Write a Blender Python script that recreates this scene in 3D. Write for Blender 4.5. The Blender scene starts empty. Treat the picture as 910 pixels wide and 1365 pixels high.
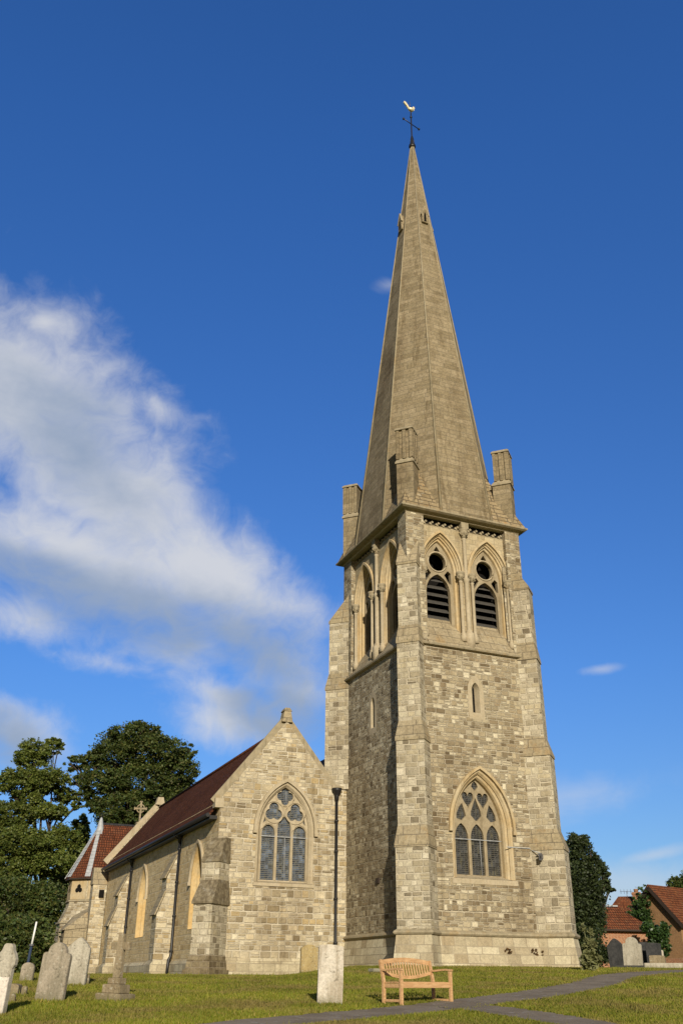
import bpy, bmesh, math, random
import numpy as np
from mathutils import Vector, Matrix
from mathutils.geometry import delaunay_2d_cdt

random.seed(7)
rng = np.random.default_rng(11)
scene = bpy.context.scene
COL = scene.collection
PI = math.pi

# ------------------------------------------------------------------ camera
CAM_R = [Vector((0.917767112876948, -0.39706691939245464, 0.006433354156071007)),
         Vector((-0.18613567519951124, -0.41580450686338066, 0.8902022930155387)),
         Vector((0.3507948644714366, 0.8181958650569476, 0.45552002092573235))]
CAM_C = Vector((-18.8308, -35.8892, 0.0))
CAM_F = 1218.117            # focal length in photo pixels (910 x 1365)
YAW = 0.40503581
cd = bpy.data.cameras.new("camera")
cam = bpy.data.objects.new("camera", cd)
COL.objects.link(cam)
M = Matrix.Identity(4)
for i in range(3):
    M[i][0] = CAM_R[0][i]; M[i][1] = CAM_R[1][i]; M[i][2] = -CAM_R[2][i]; M[i][3] = CAM_C[i]
cam.matrix_world = M
cd.sensor_fit = 'VERTICAL'; cd.sensor_height = 24.0
cd.lens = 24.0 * CAM_F / 1365.0
cd.clip_start = 0.1; cd.clip_end = 5000
scene.camera = cam

def ray(x, y):
    return CAM_R[2] + CAM_R[0] * ((x - 455) / CAM_F) - CAM_R[1] * ((y - 682.5) / CAM_F)
def on_plane(x, y, axis, c):
    v = ray(x, y); i = 'xyz'.index(axis)
    return CAM_C + v * ((c - CAM_C[i]) / v[i])
def at_dist(x, y, D):
    v = ray(x, y)
    return CAM_C + v * (D / math.hypot(v.x, v.y))

# ------------------------------------------------------------------ ground height
def _ss(a, b, t):
    k = np.clip((t - a) / (b - a), 0, 1)
    return k * k * (3 - 2 * k)
def ground_np(x, y):
    dx = x - CAM_C.x; dy = y - CAM_C.y
    u = dx * math.cos(YAW) - dy * math.sin(YAW)
    d = dx * math.sin(YAW) + dy * math.cos(YAW)
    d2 = np.maximum(d, -30)
    lin = -1.55 + .052 * d2
    cap = .08 + .38 * _ss(-2.2, 1.0, u) + .12 * _ss(45, 60, d) * _ss(-3, -6, u)
    k = .05
    z = -k * np.logaddexp(-lin / k, -cap / k)
    z = z + .012 * np.clip(d - 45, 0, 70) * _ss(4, 12, u)
    return z
def gz(x, y): return float(ground_np(np.float64(x), np.float64(y)))
def ground_hit(px, py):
    v = ray(px, py); t = 5.0
    while t < 400:
        P = CAM_C + v * t
        if P.z < gz(P.x, P.y): return P
        t += .02
    return CAM_C + v * 40

# ------------------------------------------------------------------ mesh helpers
class MB:
    def __init__(s): s.bm = bmesh.new()
    def v(s, p): return s.bm.verts.new(p)
    def face(s, pts):
        try: return s.bm.faces.new([s.bm.verts.new(p) for p in pts])
        except ValueError: return None
    def hexa(s, b, t):                       # two quads (bottom loop, top loop)
        n = len(b)
        B = [s.v(p) for p in b]; T = [s.v(p) for p in t]
        s.bm.faces.new(B[::-1]); s.bm.faces.new(T)
        for i in range(n):
            s.bm.faces.new([B[i], B[(i + 1) % n], T[(i + 1) % n], T[i]])
    def box(s, c, d, rz=0.0, tilt=None):
        x, y, z = d[0] / 2, d[1] / 2, d[2] / 2
        m = Matrix.Translation(Vector(c)) @ Matrix.Rotation(rz, 4, 'Z')
        if tilt: m = m @ Matrix.Rotation(tilt[1], 4, tilt[0])
        f = lambda a, b_, c_: m @ Vector((a, b_, c_))
        s.hexa([f(-x, -y, -z), f(x, -y, -z), f(x, y, -z), f(-x, y, -z)],
               [f(-x, -y, z), f(x, -y, z), f(x, y, z), f(-x, y, z)])
    def beam(s, p, q, w, h, up=(0, 0, 1)):
        p = Vector(p); q = Vector(q); d = (q - p).normalized()
        side = d.cross(Vector(up))
        if side.length < 1e-5: side = Vector((1, 0, 0))
        side.normalize(); u = side.cross(d).normalized()
        f = lambda o, a, b: o + side * (a * w / 2) + u * (b * h / 2)
        s.hexa([f(p, -1, -1), f(p, 1, -1), f(p, 1, 1), f(p, -1, 1)],
               [f(q, -1, -1), f(q, 1, -1), f(q, 1, 1), f(q, -1, 1)])
    def tube(s, pts, r, n=8, caps=True):
        pts = [Vector(p) for p in pts]
        rr = r if isinstance(r, (list, tuple)) else [r] * len(pts)
        rings = []
        for i, p in enumerate(pts):
            a = pts[max(0, i - 1)]; b = pts[min(len(pts) - 1, i + 1)]
            d = (b - a).normalized()
            ref = Vector((0, 0, 1)) if abs(d.z) < .95 else Vector((1, 0, 0))
            e1 = d.cross(ref).normalized(); e2 = d.cross(e1)
            rings.append([s.v(p + e1 * (rr[i] * math.cos(2 * PI * k / n)) + e2 * (rr[i] * math.sin(2 * PI * k / n))) for k in range(n)])
        for A, B in zip(rings, rings[1:]):
            for k in range(n):
                f = s.bm.faces.new([A[k], A[(k + 1) % n], B[(k + 1) % n], B[k]]); f.smooth = True
        if caps:
            s.bm.faces.new(rings[0]); s.bm.faces.new(rings[-1][::-1])
    def lathe(s, c, prof, n=10):             # prof: (r, z) list around a vertical axis
        c = Vector(c)
        rings = [[s.v(c + Vector((r * math.cos(2 * PI * k / n), r * math.sin(2 * PI * k / n), z))) for k in range(n)] for r, z in prof]
        for A, B in zip(rings, rings[1:]):
            for k in range(n):
                f = s.bm.faces.new([A[k], A[(k + 1) % n], B[(k + 1) % n], B[k]]); f.smooth = True
        s.bm.faces.new(rings[0][::-1]); s.bm.faces.new(rings[-1])
    def filled(s, loops, normal):            # planar polygon with holes (constrained Delaunay)
        n = Vector(normal).normalized()
        e1 = n.cross(Vector((0, 0, 1)))
        if e1.length < .01: e1 = Vector((1, 0, 0))
        e1.normalize(); e2 = n.cross(e1)
        O = Vector(loops[0][0])
        P2, E, P3 = [], [], []
        for L in loops:
            b0 = len(P2)
            for i, p in enumerate(L):
                p = Vector(p); P3.append(p); P2.append(Vector(((p - O).dot(e1), (p - O).dot(e2))))
                E.append((b0 + i, b0 + (i + 1) % len(L)))
        vo, eo, fo, _, _, _ = delaunay_2d_cdt(P2, E, [], 0, 1e-5)
        V = [s.v(O + e1 * q.x + e2 * q.y) for q in vo]
        polys = []; b0 = 0
        for L in loops: polys.append(P2[b0:b0 + len(L)]); b0 += len(L)
        def inside(p, poly):
            r = False; j = len(poly) - 1
            for i in range(len(poly)):
                a, b_ = poly[i], poly[j]
                if (a.y > p.y) != (b_.y > p.y) and p.x < (b_.x - a.x) * (p.y - a.y) / (b_.y - a.y) + a.x: r = not r
                j = i
            return r
        for f in fo:
            c = sum((vo[i] for i in f), Vector((0, 0))) / len(f)
            if not inside(c, polys[0]) or any(inside(c, h) for h in polys[1:]): continue
            try: g = s.bm.faces.new([V[i] for i in f])
            except ValueError: continue
            g.normal_update()
            if g.normal.dot(n) < 0: g.normal_flip()
    def strip(s, A, B, closed=True):
        n = len(A)
        a = [s.v(p) for p in A]; b = [s.v(p) for p in B]
        for i in range(n if closed else n - 1):
            j = (i + 1) % n
            try: s.bm.faces.new([a[i], a[j], b[j], b[i]])
            except ValueError: pass
    def build(s, name, mat, parent=None, world=True, recalc=True, bevel=0.0):
        if bevel:
            bmesh.ops.remove_doubles(s.bm, verts=s.bm.verts, dist=1e-4)
            bmesh.ops.bevel(s.bm, geom=[e for e in s.bm.edges if len(e.link_faces) == 2 and e.calc_face_angle(0) > .5],
                            offset=bevel, segments=2, affect='EDGES', clamp_overlap=True)
        if recalc: bmesh.ops.recalc_face_normals(s.bm, faces=s.bm.faces)
        if parent is not None and world:
            o = Vector((0, 0, 0)); p = parent
            while p: o += p.location; p = p.parent
            bmesh.ops.translate(s.bm, verts=s.bm.verts, vec=-o)
        me = bpy.data.meshes.new(name); s.bm.to_mesh(me); s.bm.free()
        me.materials.append(mat)
        ob = bpy.data.objects.new(name, me); COL.objects.link(ob)
        if parent is not None: ob.parent = parent
        return ob

def loft(levels):
    mb = MB(); R_ = [[mb.v(p) for p in L] for L in levels]; n = len(R_[0])
    for A, B in zip(R_, R_[1:]):
        for i in range(n): mb.bm.faces.new([A[i], A[(i + 1) % n], B[(i + 1) % n], B[i]])
    mb.bm.faces.new(R_[0][::-1]); mb.bm.faces.new(R_[-1])
    return mb
class Frame:                                  # wall plane: u along the wall, z up, d = depth into the wall
    def __init__(s, O, U, N): s.O = Vector(O); s.U = Vector(U); s.N = Vector(N)
    def p(s, u, z, d=0.0): return s.O + s.U * u - s.N * d + Vector((0, 0, z))
    def loop(s, L, d=0.0): return [s.p(u, z, d) for u, z in L]

def arch(cx, w, z0, zs, c, n=10):             # pointed arch outline, concentric offsets share c
    R = w + c; th = math.acos(-c / R)
    L = [(cx - w, z0)]
    for i in range(n + 1):
        t = PI + (th - PI) * i / n
        L.append((cx + c + R * math.cos(t), zs + R * math.sin(t)))
    for i in range(1, n + 1):
        t = (PI - th) - (PI - th) * i / n
        L.append((cx - c + R * math.cos(t), zs + R * math.sin(t)))
    L.append((cx + w, z0))
    return L
def foil(cx, cz, a, b, n, rot, m=8):          # multifoil outline: n lobes of radius a at distance b
    L = []; N = n * m
    for i in range(N):
        t = 2 * PI * i / N
        ph = (t - rot + PI / n) % (2 * PI / n) - PI / n
        r = b * math.cos(ph) + math.sqrt(max(a * a - (b * math.sin(ph)) ** 2, 1e-6))
        L.append((cx + r * math.cos(t), cz + r * math.sin(t)))
    return L
def hood(mb, fr, cx, wi, wo, zs, c, d0, d1, drop=0.12, n=12):
    A = arch(cx, wi, zs - drop, zs, c, n); B = arch(cx, wo, zs - drop, zs, c, n)
    fa, fb, ba, bb = fr.loop(A, d0), fr.loop(B, d0), fr.loop(A, d1), fr.loop(B, d1)
    mb.strip(fa, fb, False); mb.strip(fb, bb, False); mb.strip(ba, fa, False)
    mb.face([fa[0], fb[0], bb[0], ba[0]]); mb.face([fa[-1], fb[-1], bb[-1], ba[-1]])
def plate(mb, fr, outer, holes, d0, d1):
    mb.filled([fr.loop(outer, d0)] + [fr.loop(h, d0) for h in holes], fr.N)
    for h in holes: mb.strip(fr.loop(h, d0), fr.loop(h, d1))

def empty(name, loc, label, cat, group=None, rz=0.0):
    o = bpy.data.objects.new(name, None); COL.objects.link(o)
    o.empty_display_size = .2
    o.location = loc; o.rotation_euler = (0, 0, rz)
    tag(o, label, cat, group)
    return o
def tag(o, label, cat, group=None, kind=None):
    if label: o['label'] = label
    if cat: o['category'] = cat
    if group: o['group'] = group
    if kind: o['kind'] = kind
    return o
def copy_tree(o, parent=None):
    c = o.copy(); COL.objects.link(c)
    if parent is not None: c.parent = parent
    for ch in list(o.children): copy_tree(ch, c)
    return c

# ------------------------------------------------------------------ materials
def newmat(name):
    m = bpy.data.materials.new(name); m.use_nodes = True
    nt = m.node_tree; nt.nodes.clear()
    out = nt.nodes.new('ShaderNodeOutputMaterial')
    b = nt.nodes.new('ShaderNodeBsdfPrincipled')
    nt.links.new(b.outputs[0], out.inputs[0])
    b.inputs['Roughness'].default_value = .9
    b.inputs['Specular IOR Level'].default_value = .25
    return m, nt, b
class NT:
    def __init__(s, nt): s.nt = nt
    def n(s, t, **kw):
        x = s.nt.nodes.new(t)
        for k, v in kw.items(): setattr(x, k, v)
        return x
    def set(s, sock, v):
        if hasattr(v, 'is_linked') or isinstance(v, bpy.types.NodeSocket): s.nt.links.new(v, sock)
        else: sock.default_value = v
    def m(s, op, a, b=None, c=None, clamp=False):
        x = s.n('ShaderNodeMath', operation=op, use_clamp=clamp)
        s.set(x.inputs[0], a)
        if b is not None: s.set(x.inputs[1], b)
        if c is not None: s.set(x.inputs[2], c)
        return x.outputs[0]
    def vm(s, op, a, b=None, out=0):
        x = s.n('ShaderNodeVectorMath', operation=op)
        s.set(x.inputs[0], a)
        if b is not None:
            if op == 'SCALE': s.set(x.inputs['Scale'], b)
            else: s.set(x.inputs[1], b)
        return x.outputs['Value'] if out else x.outputs[0]
    def comb(s, x=0., y=0., z=0.):
        c = s.n('ShaderNodeCombineXYZ')
        for i, v in enumerate((x, y, z)): s.set(c.inputs[i], v)
        return c.outputs[0]
    def noise(s, vec=None, scale=1., detail=4., rough=.55, dims='3D', w=None, col=False):
        x = s.n('ShaderNodeTexNoise', noise_dimensions=dims)
        if vec is not None: s.set(x.inputs['Vector'], vec)
        if w is not None: s.set(x.inputs['W'], w)
        x.inputs['Scale'].default_value = scale; x.inputs['Detail'].default_value = detail; x.inputs['Roughness'].default_value = rough
        return x.outputs['Color' if col else 0]
    def ramp(s, f, stops, interp='LINEAR'):
        r = s.n('ShaderNodeValToRGB'); r.color_ramp.interpolation = interp
        e = r.color_ramp.elements
        while len(e) < len(stops): e.new(.5)
        for i, (p, c) in enumerate(stops):
            e[i].position = p; e[i].color = (c[0], c[1], c[2], 1) if not isinstance(c, float) else (c, c, c, 1)
        s.set(r.inputs[0], f)
        return r.outputs[0]
    def mix(s, f, a, b, mode='MIX'):
        x = s.n('ShaderNodeMix', data_type='RGBA', blend_type=mode)
        s.set(x.inputs[0], f)
        for i, v in ((6, a), (7, b)):
            if isinstance(v, tuple) and len(v) == 3: v = v + (1,)
            s.set(x.inputs[i], v)
        return x.outputs[2]
    def smooth(s, v, lo, hi, a=0., b=1.):
        x = s.n('ShaderNodeMapRange', interpolation_type='SMOOTHSTEP')
        s.set(x.inputs[0], v)
        for i, q in ((1, lo), (2, hi), (3, a), (4, b)): s.set(x.inputs[i], q)
        return x.outputs[0]
    def bump(s, h, strength=.5, dist=.02, nrm=None):
        x = s.n('ShaderNodeBump'); x.inputs['Strength'].default_value = strength; x.inputs['Distance'].default_value = dist
        s.set(x.inputs['Height'], h)
        if nrm is not None: s.set(x.inputs['Normal'], nrm)
        return x.outputs[0]

def masonry(name, h, w, cols, mortar, mw=.02, bump=.8, bdist=.03, irregular=.5, slope=1.0, weather=.35,
            lichen=0.0, lichcol=(.30, .15, .035), rowtint=0.0, dark=(.55, .5, .45), rough=.92, seed=0.0, grain=.5, soft=.012, sneck=0.0, spec=.15):
    m, nt, b = newmat(name); k = NT(nt)
    g = k.n('ShaderNodeNewGeometry')
    P = g.outputs['Position']; Nn = g.outputs['True Normal']
    T = k.vm('NORMALIZE', k.vm('CROSS_PRODUCT', Nn, (0, 0, 1)))
    sp = k.n('ShaderNodeSeparateXYZ'); k.set(sp.inputs[0], P)
    u0 = k.vm('DOT_PRODUCT', P, T, out=1)
    # small wobble so that the joints are not ruler straight
    wob = k.noise(P, 2.2, 2., col=True)
    ws = k.n('ShaderNodeSeparateColor'); k.set(ws.inputs[0], wob)
    v0 = k.m('MULTIPLY', sp.outputs[2], slope)
    u1 = k.m('MULTIPLY_ADD', k.m('SUBTRACT', ws.outputs[0], .5), .10 * irregular, u0)
    v1 = k.m('MULTIPLY_ADD', k.m('SUBTRACT', ws.outputs[1], .5), .10 * irregular * min(1, h / .2), v0)
    vv = k.m('DIVIDE', v1, h)
    vv = k.m('ADD', vv, k.m('MULTIPLY', k.noise(None, .55, 0., dims='1D', w=k.m('ADD', vv, 31.7 + seed)), 1.05 * irregular))
    row = k.m('FLOOR', vv); fv = k.m('FRACT', vv)
    wn = k.n('ShaderNodeTexWhiteNoise', noise_dimensions='2D')
    fid = k.m('ROUND', k.m('MULTIPLY', k.vm('DOT_PRODUCT', Nn, (3.1, 7.7, 1.3), out=1), 3.))
    k.set(wn.inputs['Vector'], k.comb(row, fid, seed))
    rs = k.n('ShaderNodeSeparateColor'); k.set(rs.inputs[0], wn.outputs['Color'])
    wf = k.m('MULTIPLY_ADD', rs.outputs[0], irregular * 1.0, 1.0 - irregular * .5)
    uu = k.m('DIVIDE', u1, k.m('MULTIPLY', wf, w))
    uu = k.m('ADD', uu, k.m('MULTIPLY', rs.outputs[1], 13.7))
    uu = k.m('ADD', uu, k.m('MULTIPLY', k.noise(k.comb(uu, k.m('MULTIPLY', row, 3.7), 0.), .55, 0., dims='2D'), 1.2 * irregular))
    colm = k.m('FLOOR', uu); fu = k.m('FRACT', uu)
    cn = k.n('ShaderNodeTexWhiteNoise', noise_dimensions='3D'); k.set(cn.inputs['Vector'], k.comb(colm, row, fid))
    cs = k.n('ShaderNodeSeparateColor'); k.set(cs.inputs[0], cn.outputs['Color'])
    heff = h
    if sneck:
        c00 = k.n('ShaderNodeTexWhiteNoise', noise_dimensions='3D'); k.set(c00.inputs['Vector'], k.comb(k.m('ADD', colm, 51.), row, fid))
        spl = k.m('LESS_THAN', c00.outputs['Value'], sneck)
        f2 = k.m('MULTIPLY', fv, 2.)
        sub = k.m('MULTIPLY', k.m('FLOOR', f2), spl)
        fv = k.m('ADD', k.m('MULTIPLY', fv, k.m('SUBTRACT', 1., spl)), k.m('MULTIPLY', k.m('FRACT', f2), spl))
        heff = k.m('MULTIPLY', k.m('SUBTRACT', 1., k.m('MULTIPLY', spl, .5)), h)
        k.set(cn.inputs['Vector'], k.comb(colm, k.m('ADD', row, k.m('MULTIPLY', sub, .37)), fid))
    eu = k.m('MULTIPLY', k.m('MINIMUM', fu, k.m('SUBTRACT', 1., fu)), w)
    ev = k.m('MULTIPLY', k.m('MINIMUM', fv, k.m('SUBTRACT', 1., fv)), heff)
    d = k.m('SMOOTH_MIN', eu, ev, .03 * min(1., h / .15))
    fine = k.noise(P, 9., 5., .65)
    mid = k.noise(P, 2.4, 4., .6)
    d = k.m('MULTIPLY_ADD', k.m('SUBTRACT', fine, .5), .022 * irregular, d)
    mask = k.smooth(d, mw * .5, mw * .5 + soft)
    cols = [(min(.8, c[0] * WARM[0]), min(.8, c[1] * WARM[1]), c[2] * WARM[2]) for c in cols] if h > .2 and slope == 1.0 else cols
    st = [(i / max(1, len(cols) - 1), c) for i, c in enumerate(cols)]
    c0 = k.ramp(cs.outputs[0], st)
    c0 = k.mix(k.m('MULTIPLY', k.m('SUBTRACT', mid, .35, clamp=True), .9 * grain + .2), c0, tuple(x * .62 for x in cols[0]), 'MIX')
    c0 = k.mix(grain, c0, k.ramp(fine, [(.25, .45), (.5, .95), (.75, 1.35)]), 'MULTIPLY')
    c0 = k.mix(.35, c0, k.ramp(k.noise(P, 30., 3., .6), [(.3, .4), (.5, 1.), (.7, 1.4)]), 'MULTIPLY')
    mo = k.mix(.6, mortar, k.ramp(mid, [(.3, .7), (.6, 1.1)]), 'MULTIPLY')
    c1 = k.mix(mask, mo, c0)
    # weather stains: big soft blotches and vertical runs
    big = k.noise(k.vm('MULTIPLY', P, (1., 1., .45)), .33, 5., .6)
    c1 = k.mix(k.m('MULTIPLY', k.smooth(big, .46, .72), weather), c1, k.mix(1., c1, dark, 'MULTIPLY'))
    run = k.noise(k.vm('MULTIPLY', P, (2.6, 2.6, .16)), 1., 5., .65)
    c1 = k.mix(k.m('MULTIPLY', k.smooth(run, .52, .72), weather * .9), c1, k.mix(1., c1, (.50, .46, .40), 'MULTIPLY'))
    pale = k.noise(k.vm('ADD', P, (17., 3., 9.)), .5, 5., .65)
    c1 = k.mix(k.m('MULTIPLY', k.smooth(pale, .54, .70), weather * .5), c1, k.mix(1., c1, (1.22, 1.22, 1.22), 'MULTIPLY'))
    if lichen:
        ln = k.noise(P, .9, 6., .7)
        c1 = k.mix(k.m('MULTIPLY', k.smooth(ln, .56, .68), lichen), c1, lichcol)
        l2 = k.noise(P, 3.3, 4., .7)
        c1 = k.mix(k.m('MULTIPLY', k.smooth(l2, .60, .68), lichen * .8), c1, (.42, .40, .33))
    k.set(b.inputs['Base Color'], c1)
    b.inputs['Roughness'].default_value = rough; b.inputs['Specular IOR Level'].default_value = spec
    hh = k.m('ADD', k.m('MULTIPLY', mask, k.m('MULTIPLY_ADD', cs.outputs[1], .5, .75)), k.m('MULTIPLY', k.m('ADD', fine, mid), .5))
    k.set(b.inputs['Normal'], k.bump(hh, bump, bdist))
    return m

def plainstone(name, col, col2, scale=3., bump=.25, weather=.4, streak=0., joints=0., lich=0., lichcol=(.36, .2, .05), obj=False):
    m, nt, b = newmat(name); k = NT(nt)
    g = k.n('ShaderNodeNewGeometry'); P = g.outputs['Position']
    a = k.noise(P, scale, 6., .65); c = k.noise(P, scale * 6, 4., .6)
    base = k.mix(k.smooth(a, .35, .68), col, col2)
    base = k.mix(.5, base, k.ramp(c, [(.25, .65), (.5, 1.0), (.75, 1.2)]), 'MULTIPLY')
    st = k.noise(k.vm('MULTIPLY', P, (4., 4., .35)), 1.2, 4., .6)
    base = k.mix(k.m('MULTIPLY', k.smooth(st, .5, .72), weather), base, k.mix(1., base, (.45, .42, .37), 'MULTIPLY'))
    if lich:
        l = k.noise(P, 1.6, 6., .7)
        base = k.mix(k.m('MULTIPLY', k.smooth(l, .52, .66), lich), base, lichcol)
    k.set(b.inputs['Base Color'], base)
    k.set(b.inputs['Normal'], k.bump(k.m('ADD', c, k.m('MULTIPLY', a, .7)), bump, .02))
    return m
def simple(name, col, rough=.6, metal=0., spec=.4, vary=.25, scale=8., bump=0.):
    m, nt, b = newmat(name); k = NT(nt)
    g = k.n('ShaderNodeNewGeometry')
    n_ = k.noise(g.outputs['Position'], scale, 4., .6)
    c = k.mix(vary, col, k.ramp(n_, [(.25, .4), (.5, 1.), (.75, 1.5)]), 'MULTIPLY')
    k.set(b.inputs['Base Color'], c)
    b.inputs['Roughness'].default_value = rough; b.inputs['Metallic'].default_value = metal
    b.inputs['Specular IOR Level'].default_value = spec
    if bump: k.set(b.inputs['Normal'], k.bump(n_, bump, .02))
    return m

MAT = {}
WARM = (1.20, 1.17, 1.07)
MAT['rubble'] = masonry('ragstone_rubble', .205, .31, [(.115, .088, .056), (.25, .20, .135), (.40, .35, .255), (.15, .118, .078), (.52, .475, .375), (.31, .265, .19), (.20, .16, .105), (.44, .385, .28)],
                        (.43, .37, .265), mw=.020, irregular=.85, weather=.6, sneck=.38, bump=1., bdist=.075, seed=1.)
MAT['coursed'] = masonry('ragstone_coursed', .235, .38, [(.17, .135, .088), (.38, .33, .24), (.48, .43, .33), (.25, .205, .14), (.54, .495, .40), (.37, .29, .17), (.22, .18, .12), (.44, .39, .30)],
                         (.50, .44, .33), mw=.026, irregular=.75, weather=.6, sneck=.28, bump=.9, bdist=.05, seed=4.)
MAT['aisle'] = masonry('aisle_rubble', .22, .34, [(.34, .25, .14), (.50, .39, .235), (.57, .46, .29), (.42, .32, .175), (.60, .50, .33), (.48, .35, .175)],
                          (.54, .44, .285), mw=.022, irregular=.8, weather=.2, bump=.5, bdist=.02, sneck=.3, seed=5.)
MAT['buttress'] = masonry('ragstone_buttress', .25, .37, [(.15, .125, .09), (.38, .345, .275), (.46, .42, .33), (.22, .185, .13), (.52, .48, .40), (.31, .27, .20), (.42, .37, .27)],
                          (.48, .42, .31), mw=.03, irregular=.7, weather=.5, sneck=.18, bump=.9, bdist=.05, seed=7.)
MAT['plinth'] = masonry('plinth_blocks', .34, .62, [(.30, .26, .19), (.42, .375, .28), (.47, .43, .335), (.27, .22, .15)],
                        (.33, .28, .2), mw=.018, irregular=.4, weather=.45, bump=.5, bdist=.02, seed=9.)
MAT['spire'] = masonry('spire_stone', .30, .85, [(.17, .138, .090), (.22, .18, .12), (.26, .215, .15), (.20, .165, .11)],
                       (.168, .138, .094), mw=.012, irregular=.5, weather=.75, bump=.45, bdist=.025, lichen=.14, lichcol=(.27, .21, .11), seed=12., grain=.8)
MAT['broach'] = masonry('broach_stone', .27, .7, [(.20, .155, .095), (.27, .215, .14), (.25, .2, .125)],
                        (.13, .1, .065), mw=.03, irregular=.35, weather=.5, bump=.9, bdist=.05, lichen=.7, lichcol=(.34, .17, .035), seed=14.)
MAT['ashlar'] = plainstone('ashlar_dressings', (.36, .30, .20), (.42, .355, .25), 2., .2, .4, lich=.12)
MAT['panel'] = masonry('belfry_stone', .30, .55, [(.30, .25, .165), (.36, .305, .21), (.40, .345, .245), (.27, .22, .145)], (.30, .25, .17), mw=.014, irregular=.4, weather=.6, bump=.4, bdist=.02, lichen=.15, lichcol=(.30, .2, .09), seed=40.)
MAT['gold'] = plainstone('golden_dressings', (.43, .32, .17), (.45, .37, .24), 1.2, .25, .5)
MAT['tracery'] = plainstone('weathered_tracery', (.25, .20, .125), (.32, .265, .175), 2.5, .3, .5)
MAT['gold_deep'] = plainstone('ochre_dressings', (.50, .34, .145), (.52, .40, .22), 1.2, .25, .4)
MAT['weathering'] = masonry('weathered_offset', .42, .75, [(.24, .20, .14), (.31, .265, .19), (.28, .235, .16)], (.15, .125, .09), mw=.014, irregular=.3, weather=.5, bump=.5, bdist=.02,
                            lichen=.35, lichcol=(.32, .19, .065), seed=31., grain=.7)
MAT['mossy'] = plainstone('mossy_offset', (.115, .09, .055), (.25, .205, .13), 6., 1., .4, lich=.45, lichcol=(.38, .35, .28))
MAT['dark_block'] = masonry('darkened_blocks', .24, .36, [(.12, .095, .06), (.19, .155, .10), (.25, .21, .14), (.15, .12, .075)], (.27, .22, .15), mw=.02, irregular=.5, weather=.6, bump=.8, bdist=.03, seed=33., grain=.7)
MAT['string'] = plainstone('string_course', (.26, .22, .145), (.34, .285, .19), 4., .4, .5, lich=.25)
MAT['roof'] = masonry('clay_tiles_dark', .17, .17, [(.092, .036, .020), (.122, .046, .025), (.155, .060, .032), (.072, .031, .018)],
                      (.03, .014, .010), mw=.016, irregular=.12, slope=1.27, weather=.5, bump=.9, bdist=.025, seed=20., grain=.4, soft=.02, spec=.03)
MAT['roof_red'] = masonry('clay_tiles_red', .20, .18, [(.22, .075, .034), (.28, .10, .044), (.16, .058, .030), (.25, .115, .056)],
                          (.05, .02, .014), mw=.018, irregular=.12, slope=1.1, weather=.6, bump=.9, bdist=.03, seed=22., lichen=.1, lichcol=(.3, .16, .05), grain=.5, soft=.02, spec=.03)
MAT['roof_brown'] = masonry('clay_tiles_brown', .20, .18, [(.15, .050, .026), (.20, .068, .032), (.11, .04, .023), (.17, .07, .038)],
                      (.04, .018, .013), mw=.018, irregular=.12, slope=1.1, weather=.7, bump=.9, bdist=.03, seed=24., grain=.5, soft=.02, spec=.03)
MAT['slate'] = masonry('slate_dark', .22, .3, [(.03, .03, .035), (.045, .043, .05), (.025, .025, .03)], (.015, .015, .017), mw=.012, irregular=.1, bump=.4, seed=23.)
MAT['brick'] = masonry('red_brick', .075, .225, [(.28, .10, .045), (.36, .135, .06), (.23, .08, .04), (.40, .17, .085)], (.36, .26, .17),
                       mw=.012, irregular=.12, weather=.5, bump=.4, bdist=.01, seed=25.)
MAT['brick_brown'] = masonry('brown_brick', .075, .225, [(.24, .12, .055), (.29, .15, .07), (.20, .10, .05)], (.28, .19, .1),
                             mw=.012, irregular=.12, weather=.4, bump=.4, bdist=.01, seed=26.)
MAT['soot'] = simple('sooty_stone', (.045, .036, .026), .95, vary=.6)
MAT['louvre'] = simple('louvre_slate', (.055, .050, .043), .8, vary=.5)
MAT['void'] = simple('dark_inner_shade', (.012, .011, .01), .95, spec=.0)
MAT['iron'] = simple('black_iron', (.014, .013, .013), .45, vary=.4)
MAT['lead'] = simple('lead_sheet', (.34, .35, .36), .6, vary=.5, scale=5.)
MAT['gilt'] = simple('gilt_copper', (.88, .76, .48), .35, metal=.35, vary=.2)
MAT['timber'] = simple('dark_timber', (.035, .022, .015), .8)
MAT['white'] = simple('white_paint', (.72, .72, .70), .5, vary=.1)
MAT['navy'] = simple('dark_blue_fabric', (.02, .035, .07), .8)
MAT['grey'] = simple('grey_metal', (.12, .12, .13), .4, metal=.3)

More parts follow.
